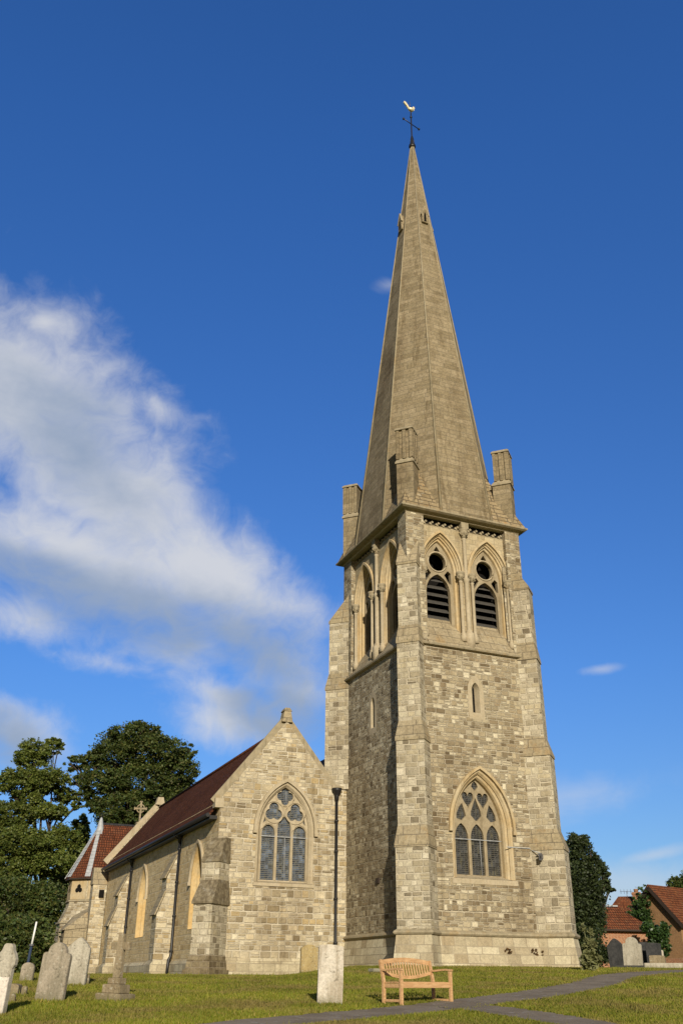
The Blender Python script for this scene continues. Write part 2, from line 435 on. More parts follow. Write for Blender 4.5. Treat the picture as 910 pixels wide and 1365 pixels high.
def glass_mat(name, col, line, period=.085):
    m, nt, b = newmat(name); k = NT(nt)
    g = k.n('ShaderNodeNewGeometry'); P = g.outputs['Position']
    sp = k.n('ShaderNodeSeparateXYZ'); k.set(sp.inputs[0], P)
    n_ = k.noise(P, 3.5, 3., .6); n2 = k.noise(k.vm('MULTIPLY', P, (1, 1, .2)), 9., 2.)
    base = k.mix(k.smooth(n_, .35, .7), col, tuple(min(1, c * 2.6) for c in col))
    base = k.mix(k.m('MULTIPLY', k.smooth(n2, .52, .66), .5), base, (.10, .085, .035))
    fz = k.m('FRACT', k.m('DIVIDE', k.m('MULTIPLY_ADD', k.m('SUBTRACT', n_, .5), .03, sp.outputs[2]), period))
    ln = k.smooth(k.m('ABSOLUTE', k.m('SUBTRACT', fz, .5)), .26, .36)
    s_ = k.m('ADD', sp.outputs[0], sp.outputs[1])
    da = k.m('FRACT', k.m('DIVIDE', k.m('ADD', s_, sp.outputs[2]), .62)); db = k.m('FRACT', k.m('DIVIDE', k.m('SUBTRACT', s_, sp.outputs[2]), .62))
    dl = k.m('MAXIMUM', k.smooth(da, .955, .975), k.smooth(db, .955, .975))
    fx = k.m('FRACT', k.m('DIVIDE', s_, .17)); vl = k.smooth(k.m('ABSOLUTE', k.m('SUBTRACT', fx, .5)), .44, .48)
    f = k.m('MAXIMUM', k.m('MULTIPLY', ln, .75), k.m('MAXIMUM', k.m('MULTIPLY', dl, .8), k.m('MULTIPLY', vl, .35)))
    pn_ = k.n('ShaderNodeTexWhiteNoise', noise_dimensions='3D'); k.set(pn_.inputs['Vector'], k.comb(k.m('FLOOR', k.m('DIVIDE', s_, .17)), k.m('FLOOR', k.m('DIVIDE', sp.outputs[2], .17)), 0.))
    base = k.mix(.75, base, k.ramp(pn_.outputs['Value'], [(0., .25), (.6, .9), (1., 2.2)]), 'MULTIPLY')
    k.set(b.inputs['Base Color'], k.mix(f, base, line))
    k.set(b.inputs['Roughness'], k.m('MULTIPLY_ADD', f, .4, .22))
    b.inputs['Specular IOR Level'].default_value = .5
    k.set(b.inputs['Normal'], k.bump(k.m('ADD', k.m('ADD', n_, f), pn_.outputs['Value']), .5, .02))
    return m
MAT['glass'] = glass_mat('leaded_glass', (.016, .017, .018), (.075, .07, .058))
MAT['glass_blue'] = glass_mat('leaded_glass_bluish', (.030, .040, .058), (.14, .135, .11))

def grave_mat(name, c1, c2, stain, amt=.6, spots=.45):
    m, nt, b = newmat(name); k = NT(nt)
    tc = k.n('ShaderNodeTexCoord'); P = tc.outputs['Object']
    sp = k.n('ShaderNodeSeparateXYZ'); k.set(sp.inputs[0], P)
    a = k.noise(P, 4., 6., .7); f = k.noise(P, 26., 4., .65)
    st = k.noise(k.vm('MULTIPLY', P, (7., 7., 1.)), 1., 4., .6)
    c = k.mix(k.smooth(a, .35, .65), c1, c2)
    c = k.mix(k.m('MULTIPLY', k.smooth(st, .42, .68), amt), c, stain)
    c = k.mix(.55, c, k.ramp(f, [(.28, .55), (.5, 1.), (.72, 1.3)]), 'MULTIPLY')
    sp1 = k.noise(k.vm('ADD', P, (3., 1., 7.)), 14., 3., .6); sp2 = k.noise(k.vm('ADD', P, (9., 5., 2.)), 8., 4., .65)
    c = k.mix(k.m('MULTIPLY', k.smooth(sp1, .60, .66), spots), c, (.46, .44, .36))
    c = k.mix(k.m('MULTIPLY', k.smooth(sp2, .60, .68), .6), c, tuple(x * .5 for x in stain))
    c = k.mix(k.m('MULTIPLY', k.smooth(k.m('MULTIPLY_ADD', a, .3, sp.outputs[2]), .36, .12), .6), c, (.10, .095, .045))
    # worn lines of lettering on the upper half, only as relief
    fz = k.m('FRACT', k.m('MULTIPLY', sp.outputs[2], 13.))
    let = k.noise(k.vm('MULTIPLY', P, (60., 60., 13.)), 1., 1.)
    rel = k.m('MULTIPLY', k.smooth(let, .48, .56), k.smooth(fz, .25, .4))
    k.set(b.inputs['Base Color'], c)
    hgt = k.m('ADD', k.m('MULTIPLY', f, .8), k.m('ADD', a, k.m('MULTIPLY', rel, -.25)))
    k.set(b.inputs['Normal'], k.bump(hgt, .5, .012))
    return m
MAT['g_white'] = grave_mat('gravestone_white', (.46, .41, .33), (.58, .53, .45), (.29, .24, .17), .8)
MAT['g_grey'] = grave_mat('gravestone_grey', (.27, .23, .17), (.35, .30, .23), (.17, .15, .105), .7)
MAT['g_pale'] = grave_mat('gravestone_pale', (.36, .33, .26), (.45, .41, .33), (.20, .17, .12), .5)
MAT['g_gold'] = grave_mat('gravestone_ochre', (.34, .25, .11), (.40, .31, .15), (.22, .17, .085), .4)
MAT['g_shaded'] = grave_mat('gravestone_shaded', (.035, .036, .038), (.065, .063, .062), (.028, .028, .027), .5, spots=0.)  # shade over these stones is put into their colour
MAT['g_brown'] = grave_mat('gravestone_brown', (.24, .185, .115), (.29, .235, .15), (.15, .12, .065), .6)
MAT['g_pinkwhite'] = grave_mat('gravestone_fresh_white', (.66, .58, .50), (.72, .66, .58), (.56, .49, .42), .4)

def wood_mat():
    m, nt, b = newmat('bench_teak'); k = NT(nt)
    tc = k.n('ShaderNodeTexCoord'); P = tc.outputs['Object']
    a = k.noise(k.vm('MULTIPLY', P, (2., 14., 14.)), 2., 5., .6); r = k.n('ShaderNodeObjectInfo')
    c = k.mix(k.smooth(a, .3, .7), (.44, .25, .115), (.60, .385, .20))
    g = k.n('ShaderNodeNewGeometry')
    c = k.mix(.5, c, k.ramp(g.outputs['Random Per Island'], [(0., .72), (1., 1.12)]), 'MULTIPLY')
    k.set(b.inputs['Base Color'], c); b.inputs['Roughness'].default_value = .6
    k.set(b.inputs['Normal'], k.bump(a, .2, .005))
    return m
MAT['wood'] = wood_mat()

def leaf_mat(name, cols, trans=.25, rough=.55):
    m, nt, b = newmat(name); k = NT(nt)
    g = k.n('ShaderNodeNewGeometry')
    c = k.ramp(g.outputs['Random Per Island'], [(i / (len(cols) - 1), q) for i, q in enumerate(cols)])
    n_ = k.noise(g.outputs['Position'], .45, 3.)
    c = k.mix(.6, c, k.ramp(n_, [(.32, .55), (.62, 1.3)]), 'MULTIPLY')
    k.set(b.inputs['Base Color'], c); b.inputs['Roughness'].default_value = rough
    b.inputs['Specular IOR Level'].default_value = .35
    t = k.n('ShaderNodeBsdfTranslucent'); k.set(t.inputs[0], k.mix(1., c, (1.3, 1.4, .5), 'MULTIPLY'))
    mx = k.n('ShaderNodeMixShader'); mx.inputs[0].default_value = trans
    nt.links.new(b.outputs[0], mx.inputs[1]); nt.links.new(t.outputs[0], mx.inputs[2])
    out = [x for x in nt.nodes if x.type == 'OUTPUT_MATERIAL'][0]
    nt.links.new(mx.outputs[0], out.inputs[0])
    return m
MAT['leaf_lit'] = leaf_mat('leaves_mid_green', [(.052, .085, .014), (.095, .125, .021), (.15, .165, .034), (.07, .10, .017)])
MAT['leaf_dark'] = leaf_mat('leaves_dark_green', [(.030, .054, .012), (.052, .080, .018), (.09, .11, .024), (.042, .066, .015), (.12, .11, .026)])
MAT['leaf_yew'] = leaf_mat('leaves_yew', [(.014, .024, .008), (.028, .042, .012), (.05, .066, .018)], .1)
MAT['leaf_ivy'] = leaf_mat('leaves_ivy', [(.02, .045, .012), (.035, .07, .018), (.06, .10, .024)], .15, .4)
MAT['leaf_plant'] = leaf_mat('leaves_plant', [(.14, .15, .055), (.20, .20, .09), (.10, .11, .04)], .2)
MAT['leaf_fern'] = leaf_mat('leaves_dry', [(.10, .05, .025), (.13, .075, .03), (.06, .04, .02)], .15)
MAT['bark'] = simple('bark', (.07, .055, .04), .95, spec=.1, vary=.6, scale=5., bump=.8)

# ------------------------------------------------------------------ church
W, D = 6.6, 7.62
ZC = 20.97           # cornice lip
ZS = 14.05           # belfry string
ZB = 1.72            # base mould
CH = empty('church', (3.3, 3.8, .4), 'old ragstone church with a tall broach spire over its corner tower and red tiled aisle', 'church')
q2 = math.sqrt(2)

FR = {'south': Frame((0, 0, 0), (1, 0, 0), (0, -1, 0)), 'west': Frame((0, D, 0), (0, -1, 0), (-1, 0, 0)),
      'east': Frame((W, 0, 0), (0, 1, 0), (1, 0, 0)), 'north': Frame((W, D, 0), (-1, 0, 0), (0, 1, 0))}
LEN = {'south': W, 'west': D, 'east': D, 'north': W}

# --- tower walls
BIG = dict(cx=3.32, w=1.52, z0=3.85, zs=5.93, c=1.27)
def slit_loop(cx, z0, z1, w): return arch(cx, w, z0, z1 - w * 1.6, w * .9, 4)
tw = MB()
z0w, z1w = -.8, 20.80
RECZ0, RECZ1 = 14.1, 20.82
U0, U1 = 1.0, .85
for key, fr in FR.items():
    L = LEN[key]
    holes = []
    if key == 'south':
        holes.append(arch(BIG['cx'], BIG['w'], BIG['z0'], BIG['zs'], BIG['c'], 12))
        holes.append(slit_loop(3.42, 11.0, 12.42, .2))
    if key == 'west':
        holes.append(slit_loop(D - 4.0, 10.85, 12.35, .2))
    rec = [(U0, RECZ0), (L - U1, RECZ0), (L - U1, RECZ1), (U0, RECZ1)]
    outer = [(0, z0w), (L, z0w), (L, z1w + .04), (0, z1w + .04)]
    tw.filled([fr.loop(outer)] + [fr.loop(h) for h in holes] + [fr.loop(rec)], fr.N)
    # returns of the belfry recess
    tw.strip(fr.loop(rec), fr.loop(rec, .36))
WALL = tw.build('tower_wall', MAT['rubble'], CH, recalc=False)

# --- belfry panels: two moulded arches per side
for key, fr in FR.items():
    L = LEN[key]; u0, u1 = U0, L - U1
    mid = (u0 + u1) / 2; half = (u1 - u0) / 4 + .17
    cs_ = (mid - half, mid + half)
    zs, c = 18.0, 1.24
    bp = MB(); pl = .24
    holes = [arch(cx, 1.13, 14.2, zs, c, 10) for cx in cs_]
    bp.filled([fr.loop([(u0 + .002, 14.05), (u1 - .002, 14.05), (u1 - .002, 20.40), (u0 + .002, 20.40)], pl)] + [fr.loop(h, pl) for h in holes], fr.N)
    bp.face(fr.loop([(u0, 20.42), (u1, 20.42)], pl) + fr.loop([(u1, 20.42), (u0, 20.42)], .62))
    BEL = bp.build('belfry_panel', MAT['panel'], CH, recalc=False)
    for cx in cs_:
        fm = MB()
        A = lambda w, d: fr.loop(arch(cx, w, 14.2, zs, c, 10), d)
        fm.strip(A(1.13, pl), A(1.06, pl + .05)); fm.strip(A(1.06, pl + .05), A(1.06, pl + .11))
        fm.strip(A(1.06, pl + .11), A(.99, pl + .13)); fm.strip(A(.99, pl + .13), A(.97, pl + .23))
        fm.strip(A(.97, pl + .23), A(.88, pl + .25)); fm.strip(A(.88, pl + .25), A(.84, pl + .42))
        hood(fm, fr, cx, 1.14, 1.26, zs, c, pl - .10, pl, .05)
        OP = fm.build('belfry_opening', MAT['gold'], CH)
        tr = MB()
        outer = arch(cx, .84, 14.6, zs, c, 10)
        lan = arch(cx, .66, 15.1, 16.98, .36, 7)
        ocu = [(cx + .47 * math.cos(t * PI / 12), 18.60 + .48 * math.sin(t * PI / 12)) for t in range(24)]
        spn = [[(cx + sg * u, z) for u, z in ((.37, 17.95), (.58, 18.20), (.74, 18.08), (.75, 17.5), (.63, 17.52))][::sg] for sg in (1, -1)] + [[(cx - .17, 19.20), (cx, 19.15), (cx + .17, 19.20), (cx, 19.46)]]
        plate(tr, fr, outer, [lan, ocu] + spn, pl + .36, pl + .58)
        tr.build('tracery', MAT['tracery'], OP)
        ocr = MB(); ocr.tube([fr.p(cx + .52 * math.cos(t * PI / 12), 18.60 + .53 * math.sin(t * PI / 12), pl + .35) for t in range(25)], .04, 6, caps=False)
        ocr.build('oculus_ring', MAT['ashlar'], OP)
        lv = MB()
        for i in range(6):
            z = 15.62 + i * .40
            a, b_ = fr.p(cx - .70, z, pl + .56), fr.p(cx + .70, z, pl + .56)
            ia, ib = fr.p(cx - .70, z + .30, pl + .92), fr.p(cx + .70, z + .30, pl + .92)
            up = Vector((0, 0, .05))
            lv.hexa([a, b_, ib, ia], [a + up, b_ + up, ib + up, ia + up])
        lv.build('louvre', MAT['louvre'], OP)
        vd = MB(); vd.face(fr.loop([(cx - .9, 14.5), (cx + .9, 14.5), (cx + .9, 19.9), (cx - .9, 19.9)], pl + 1.5))
        for uu in (-.9, .9): vd.face([fr.p(cx + uu, 14.5, pl + .59), fr.p(cx + uu, 19.9, pl + .59), fr.p(cx + uu, 19.9, pl + 1.5), fr.p(cx + uu, 14.5, pl + 1.5)])
        vd.build('chamber_backing', MAT['void'], OP)
        # colonnettes
        for sgn in (-1, 1):
            sh = MB(); base = fr.p(cx + sgn * 1.03, 0, .17)
            zb = 14.42
            sh.lathe(base, [(.16, zb), (.16, zb + .3), (.12, zb + .36), (.14, zb + .42), (.085, zb + .47), (.085, 17.50), (.11, 17.54), (.09, 17.58)], 10)
            SH = sh.build('colonnette', MAT['ashlar'], OP)
            ca = MB(); r_ = random.Random(5)
            ca.lathe(base, [(.09, 17.58), (.13, 17.70), (.20, 17.86), (.165, 17.88), (.215, 17.92), (.215, 18.03), (.16, 18.05)], 10)
            for kk in range(8):
                t = kk * PI / 4
                ca.box(base + Vector((.155 * math.cos(t), .155 * math.sin(t), 17.75 + .06 * (kk % 2))), (.07, .06, .09), t, ('Y', .5))
            ca.build('capital', MAT['string'], OP)
    # tall middle shaft up to the corbel table
    sh = MB(); base = fr.p(mid, 0, .17)
    sh.lathe(base, [(.26, 14.1), (.26, 14.85), (.17, 14.95), (.18, 15.0), (.12, 15.06), (.12, 17.5), (.14, 17.55), (.17, 17.66), (.13, 17.76), (.10, 17.8), (.10, 19.85), (.13, 19.9), (.11, 19.95)], 10)
    sh.build('shaft', MAT['ashlar'], CH)
    ca = MB()
    ca.lathe(base, [(.11, 19.95), (.15, 20.1), (.22, 20.3), (.19, 20.33), (.24, 20.38), (.24, 20.46), (.2, 20.48)], 10)
    for kk in range(10):
        t = kk * PI / 5
        ca.box(base + Vector((.19 * math.cos(t), .19 * math.sin(t), 20.15 + .07 * (kk % 2))), (.09, .08, .11), t, ('Y', .5))
    cpos = fr.p(mid, 20.65, .13)
    ca.box(cpos, (.42, .30, .36) if key in ('south', 'north') else (.30, .42, .36))
    ca.build('shaft_capital', MAT['string'], CH)
    # corbel table: blocks before a near-black sheet that paints shade in the gaps
    n = int((u1 - u0) / .36)
    cbs = [MB(), MB()]
    ns = key in ('south', 'north')
    for i in range(n):
        cb = cbs[0 if i < n / 2 else 1]
        u = u0 + (i + .5) * (u1 - u0) / n
        if abs(u - mid) < .3: continue
        for du, zz, sz in ((-.05, 20.47, .12), (.07, 20.56, .10)):
            cb.box(fr.p(u + du, zz, .27), (sz, .16, sz * .9) if ns else (.16, sz, sz * .9), 0, ('Y', .5))
    for cb, (ua, ub) in zip(cbs, ((u0, mid - .2), (mid + .2, u1))):
        cb.hexa([fr.p(ua, 20.425, .30), fr.p(ub, 20.425, .30), fr.p(ub, 20.425, .35), fr.p(ua, 20.425, .35)], [fr.p(ua, 20.47, .30), fr.p(ub, 20.47, .30), fr.p(ub, 20.47, .35), fr.p(ua, 20.47, .35)])
        for du_ in range(n):
            u = u0 + (du_ + .5) * (u1 - u0) / n
            if ua < u < ub and abs(u - mid) >= .3: cb.box(fr.p(u + .02, 20.50, .30), (.10, .08, .14) if ns else (.08, .10, .14))
        cb.build('corbel_table', MAT['string'], CH)
    vb = MB(); vb.face(fr.loop([(u0, 20.42), (u1, 20.42), (u1, 20.82), (u0, 20.82)], .358)); vb.build('corbel_shade_backing', MAT['void'], CH)
    # sloping sill with lichen
    sl = MB()
    A = [fr.p(u0, 14.06, -.10), fr.p(u1, 14.06, -.10)]; B = [fr.p(u0, 15.70, .84), fr.p(u1, 15.70, .84)]
    sl.face([A[0], A[1], B[1], B[0]])
    sl.build('sloping_sill', MAT['weathering'], CH, recalc=False)

def ring(mb, levels):          # square ring mouldings round the tower: (z, overhang)
    loops = [[Vector((-o, -o, z)), Vector((W + o, -o, z)), Vector((W + o, D + o, z)), Vector((-o, D + o, z))] for z, o in levels]
    for A, B in zip(loops, loops[1:]): mb.strip(A, B)
rc = MB(); ring(rc, [(13.92, 0), (13.95, .17), (14.02, .2), (14.08, .14), (14.085, 0)])
rc.build('string_course', MAT['string'], CH)
rc = MB(); ring(rc, [(20.78, -.3), (20.78, .02), (20.86, .06)])
rc.build('frieze', MAT['ashlar'], CH)
rc = MB(); ring(rc, [(20.86, .03), (20.88, .26), (20.94, .36), (21.0, .37), (21.04, .34), (21.10, .05)])
rc.build('cornice', MAT['string'], CH)
rc = MB(); ring(rc, [(1.60, .04), (1.63, .10), (1.69, .15), (1.75, .13), (1.83, .0)])
rc.build('base_mould', MAT['string'], CH)
rc = MB(); ring(rc, [(1.60, .05), (.55, .23), (.52, .30), (-.8, .33)])
rc.build('plinth', MAT['plinth'], CH)

# --- diagonal buttresses with stepped offsets
def diag_buttress(corner, dirv, stages, name='corner_buttress'):
    """stages: list of (z_top, z_bottom, p, w) upwards; p projection along the diagonal, w width"""
    c = Vector((corner[0], corner[1], 0)); dv = Vector((dirv[0], dirv[1], 0)).normalized(); t = Vector((-dv.y, dv.x, 0))
    P = lambda p, s, z: c + dv * p + t * s + Vector((0, 0, z))
    back = -.9
    mb = MB(); offs = []
    for i, (zt, zb_, p, w) in enumerate(stages):
        mb.hexa([P(back, -w / 2, zb_), P(p, -w / 2, zb_), P(p, w / 2, zb_), P(back, w / 2, zb_)],
                [P(back, -w / 2, zt), P(p, -w / 2, zt), P(p, w / 2, zt), P(back, w / 2, zt)])
        pn, wn = (stages[i + 1][2], stages[i + 1][3]) if i + 1 < len(stages) else (-.55, w)
        rise = .75 if i + 1 < len(stages) else 1.5
        if abs(p - pn) + abs(w - wn) < .05: continue
        e = .035
        # drip slab then sloped weathering
        offs.append([[P(back, -a_ - e_, z), P(q_ + e_, -a_ - e_, z), P(q_ + e_, a_ + e_, z), P(back, a_ + e_, z)]
                     for z, q_, a_, e_ in ((zt - .13, p, w / 2, e), (zt, p, w / 2, e), (zt + rise, pn + .004, wn / 2 + .002, 0.))])
    B = mb.build(name, MAT['buttress'], CH)
    for lv in offs: loft(lv).build('offset', MAT['weathering'], B)
    # splayed foot and base moulding
    (zt, zb_, p, w) = stages[0]
    if zb_ > 0: return B
    ft = MB()
    ft.hexa([P(back, -w / 2 - .2, -.8), P(p + .3, -w / 2 - .2, -.8), P(p + .3, w / 2 + .2, -.8), P(back, w / 2 + .2, -.8)],
            [P(back, -w / 2 - .19, .52), P(p + .28, -w / 2 - .19, .52), P(p + .28, w / 2 + .19, .52), P(back, w / 2 + .19, .52)])
    ft.hexa([P(back, -w / 2 - .13, .52), P(p + .21, -w / 2 - .13, .52), P(p + .21, w / 2 + .13, .52), P(back, w / 2 + .13, .52)],
            [P(back, -w / 2 - .03, 1.62), P(p + .03, -w / 2 - .03, 1.62), P(p + .03, w / 2 + .03, 1.62), P(back, w / 2 + .03, 1.62)])
    ft.build('splayed_foot', MAT['plinth'], B)
    bmld = MB()
    L = lambda e, z: [P(back, -w / 2 - e, z), P(p + e, -w / 2 - e, z), P(p + e, w / 2 + e, z), P(back, w / 2 + e, z)]
    for (z, e), (z2, e2) in zip([(1.60, .02), (1.63, .09), (1.69, .13), (1.75, .11)], [(1.63, .09), (1.69, .13), (1.75, .11), (1.83, .0)]):
        bmld.strip(L(e, z), L(e2, z2))
    bmld.build('base_moulding', MAT['string'], B)
    return B
#                 z_top  z_bot   p    w
near = [(5.05, -.8, .44, 1.42), (9.50, 5.0, .28, 1.28), (14.0, 9.4, .20, 1.06), (18.0, 13.9, .06, .96)]
right = [(5.25, -.8, .84, 1.25), (9.35, 5.0, .62, 1.12), (13.95, 9.3, .42, 1.0), (17.6, 13.9, .34, .95)]
left = [(13.7, 8.45, .80, 1.0), (17.4, 13.6, .64, .95)]
diag_buttress((0, 0), (-1, -1), near)
diag_buttress((W, 0), (1, -1), right)
diag_buttress((0, D), (-1, 1), left)
diag_buttress((W, D), (1, 1), right)

# --- spire
SC = Vector((W / 2 + .06, D / 2, 0)); Z0, Z1 = 21.04, 51.9
ax_, ay_ = W / 2 + .28, D / 2 + .28
def octo(z):
    f = 1 - (z - Z0) / (Z1 + .9 - Z0)
    a, b_ = ax_ * f, ay_ * f; t = .4142
    return [SC + Vector(q) + Vector((0, 0, z)) for q in ((-a, -b_ * t, 0), (-a * t, -b_, 0), (a * t, -b_, 0), (a, -b_ * t, 0), (a, b_ * t, 0), (a * t, b_, 0), (-a * t, b_, 0), (-a, b_ * t, 0))]
sp_ = MB()
zl = [Z0 + (Z1 - Z0) * i / 10 for i in range(11)]
for za, zb_ in zip(zl, zl[1:]): sp_.strip(octo(za), octo(zb_))
sp_.face(octo(Z1))
SPIRE = sp_.build('spire', MAT['spire'], CH)
for i in range(8):
    rb = MB(); A = octo(Z0)[i]; B = octo(Z1)[i]
    rb.tube([A, B], [.075, .03], 6); rb.build('spire_rib', MAT['string'], SPIRE)
o = octo(Z0); BH = 3.55
for (cx, cy), (i, j) in (((-.3, -.3), (0, 1)), ((W + .3, -.3), (2, 3)), ((W + .3, D + .3), (4, 5)), ((-.3, D + .3), (6, 7))):
    br = MB(); A, B = o[i], o[j]; C_ = Vector((cx, cy, Z0 - .02))
    oo = octo(Z0 + BH); Tp = (oo[i] + oo[j]) / 2
    br.face([C_, B, Tp]); br.face([A, C_, Tp])
    br.build('broach', MAT['broach'], CH)
# spire lights (lucarnes)
def lucarne(face_i, z, s=1.0):
    A, B = octo(z)[face_i], octo(z)[(face_i + 1) % 8]
    m_ = (A + B) / 2; t = (B - A).normalized(); nrm = Vector((t.y, -t.x, 0))
    if nrm.dot(m_ - SC) < 0: nrm = -nrm
    P = lambda u, dz, out: m_ + t * u + nrm * out + Vector((0, 0, dz))
    mb = MB(); w = .22 * s
    prof = [(-w, .3), (w, .3), (w, .98), (0, 1.7), (-w, .98)]
    mb.hexa([P(u, dz, -.5) for u, dz in prof], [P(u, dz, .10) for u, dz in prof])
    Lc = mb.build('lucarne', MAT['spire'], SPIRE)
    sl = MB(); pr_ = [(-.08, .36), (.08, .36), (.08, .95), (0, 1.2), (-.08, .95)]
    sl.face([P(u, dz, .104) for u, dz in pr_])
    sl.build('lucarne_slit', MAT['void'], SPIRE)
    cp = MB()
    for sg in (-1, 1): cp.beam(P(sg * (w + .05), .92, .07), P(0, 1.78, .05), .12, .06)
    cp.build('lucarne_coping', MAT['string'], SPIRE)
for fi in (1, 7, 3, 5): lucarne(fi, 43.3)
# --- corner pinnacles
def pinnacle(corner, dirv, p=-.12):
    dv = Vector((dirv[0], dirv[1], 0)).normalized(); t = Vector((-dv.y, dv.x, 0)); c = Vector((corner[0], corner[1], 0)) + dv * p
    P = lambda a, s, z: c + dv * a + t * s + Vector((0, 0, z))
    def blk(mb, a0, a1, s, z0, z1, a0t=None, a1t=None, st=None):
        a0t = a0 if a0t is None else a0t; a1t = a1 if a1t is None else a1t; st = s if st is None else st
        mb.hexa([P(a0, -s, z0), P(a1, -s, z0), P(a1, s, z0), P(a0, s, z0)], [P(a0t, -st, z1), P(a1t, -st, z1), P(a1t, st, z1), P(a0t, st, z1)])
    mb = MB()
    blk(mb, -.95, 0, .44, 21.0, 23.62)
    blk(mb, -.82, -.06, .40, 23.86, 25.6)
    PN = mb.build('pinnacle', MAT['spire'], CH)
    s2 = MB(); blk(s2, -1.0, .06, .50, 23.60, 23.68); blk(s2, -1.0, .06, .50, 23.68, 23.9, -.83, -.05, .41)
    s2.build('pinnacle_band', MAT['string'], PN)
    s3 = MB()
    for s in (-.36, 0, .36): s3.box(P(-.02, s, 24.72), (.11, .17, 1.7), math.atan2(dv.y, dv.x))
    for a in (-.12, -.43, -.76):
        for sg in (-1, 1): s3.box(P(a, sg * .43, 24.72), (.15, .10, 1.7), math.atan2(dv.y, dv.x))
    s3.build('pinnacle_fin', MAT['spire'], PN)
    s4 = MB(); blk(s4, -.90, .07, .50, 25.6, 25.67); blk(s4, -.90, .07, .50, 25.67, 25.77, -.82, -.02, .42)
    s4.build('pinnacle_cap', MAT['string'], PN)
for c_, d_ in (((0, 0), (-1, -1)), ((W, 0), (1, -1)), ((0, D), (-1, 1)), ((W, D), (1, 1))): pinnacle(c_, d_)
# --- weathercock
sx, sy = SC.x, SC.y
vn = MB()
vn.lathe((sx, sy, 0), [(.20, 51.75), (.24, 51.82), (.24, 51.98), (.17, 52.02), (.10, 52.2), (.05, 52.9), (.045, 55.5), (.02, 55.55)], 10)
vn.lathe((sx, sy, 0), [(.03, 54.75), (.09, 54.82), (.09, 54.88), (.03, 54.95)], 8)
for t in range(4):
    a = t * PI / 2 + .4
    vn.tube([(sx + .2 * math.cos(a), sy + .2 * math.sin(a), 52.0), (sx + .14 * math.cos(a), sy + .14 * math.sin(a), 52.5), (sx + .05 * math.cos(a), sy + .05 * math.sin(a), 52.9)], .022, 5)
VANE = vn.build('weathervane', MAT['iron'], CH)
ca = MB(); av = .25
u_ = Vector((math.cos(av), math.sin(av), 0))
cc = Vector((sx, sy, 54.15))
ca.tube([cc - u_ * .72, cc + u_ * .72], .035, 6)
for sg in (-1, 1): ca.lathe(cc + u_ * (.72 * sg), [(.01, -.09), (.08, -.05), (.08, .05), (.01, .09)], 8)
ca.build('cross_arm', MAT['iron'], VANE)
ck = MB()
prof = [(-.26, .30), (-.42, .62), (-.66, .98), (-.88, 1.12), (-1.0, 1.02), (-.98, .82), (-.82, .62), (-.62, .40), (-.46, .12), (-.30, -.08), (-.05, -.20), (.10, -.22),
        (.30, -.16), (.44, .0), (.50, .22), (.50, .42), (.62, .48), (.50, .54), (.46, .70), (.38, .60), (.34, .74), (.28, .58), (.22, .40), (.08, .22), (-.10, .14)]
cu = Vector((math.cos(.0), math.sin(.0), 0)); cn_ = Vector((0, 1, 0)); cb_ = Vector((sx, sy, 55.62))
SCK = .56
ck.hexa([cb_ + cu * (x * SCK) - cn_ * .05 + Vector((0, 0, z * SCK)) for x, z in prof], [cb_ + cu * (x * SCK) + cn_ * .05 + Vector((0, 0, z * SCK)) for x, z in prof])
ck.build('cockerel', MAT['gilt'], VANE)
bd = MB(); bd.tube([cb_ + Vector((-.22, 0, .10)), cb_ + Vector((-.05, 0, .02)), cb_ + Vector((.12, 0, .03)), cb_ + Vector((.24, 0, .14))], [.07, .15, .15, .06], 10)
bd.build('cockerel_body', MAT['gilt'], VANE)
rd = MB(); rd.tube([(sx - .02, sy, 55.9), (sx - .06, sy, 56.45)], [.02, .012], 5); rd.build('lightning_rod', MAT['grey'], VANE)

# --- slits of the tower
def slit_window(fr, cx, z0, z1):
    mb = MB(); A = slit_loop(cx, z0, z1, .2); B = slit_loop(cx, z0 + .08, z1 - .12, .085)
    mb.strip(fr.loop(A, 0), fr.loop(B, .28))
    O_ = arch(cx, .42, z0 - .3, z1 - .35, .38, 4)
    mb.filled([fr.loop(O_, -.004), fr.loop(A, -.004)], fr.N)
    mb.strip(fr.loop(A, -.004), fr.loop(A, 0.)); mb.strip(fr.loop(O_, -.004), fr.loop(O_, 0.01))
    S = mb.build('slit_window', MAT['ashlar'], CH)
    g = MB(); g.face(fr.loop(slit_loop(cx, z0 + .06, z1 - .1, .1), .275)); g.build('dark_glass', MAT['void'], S)
slit_window(FR['south'], 3.42, 11.0, 12.42)
slit_window(FR['west'], D - 4.0, 10.85, 12.35)

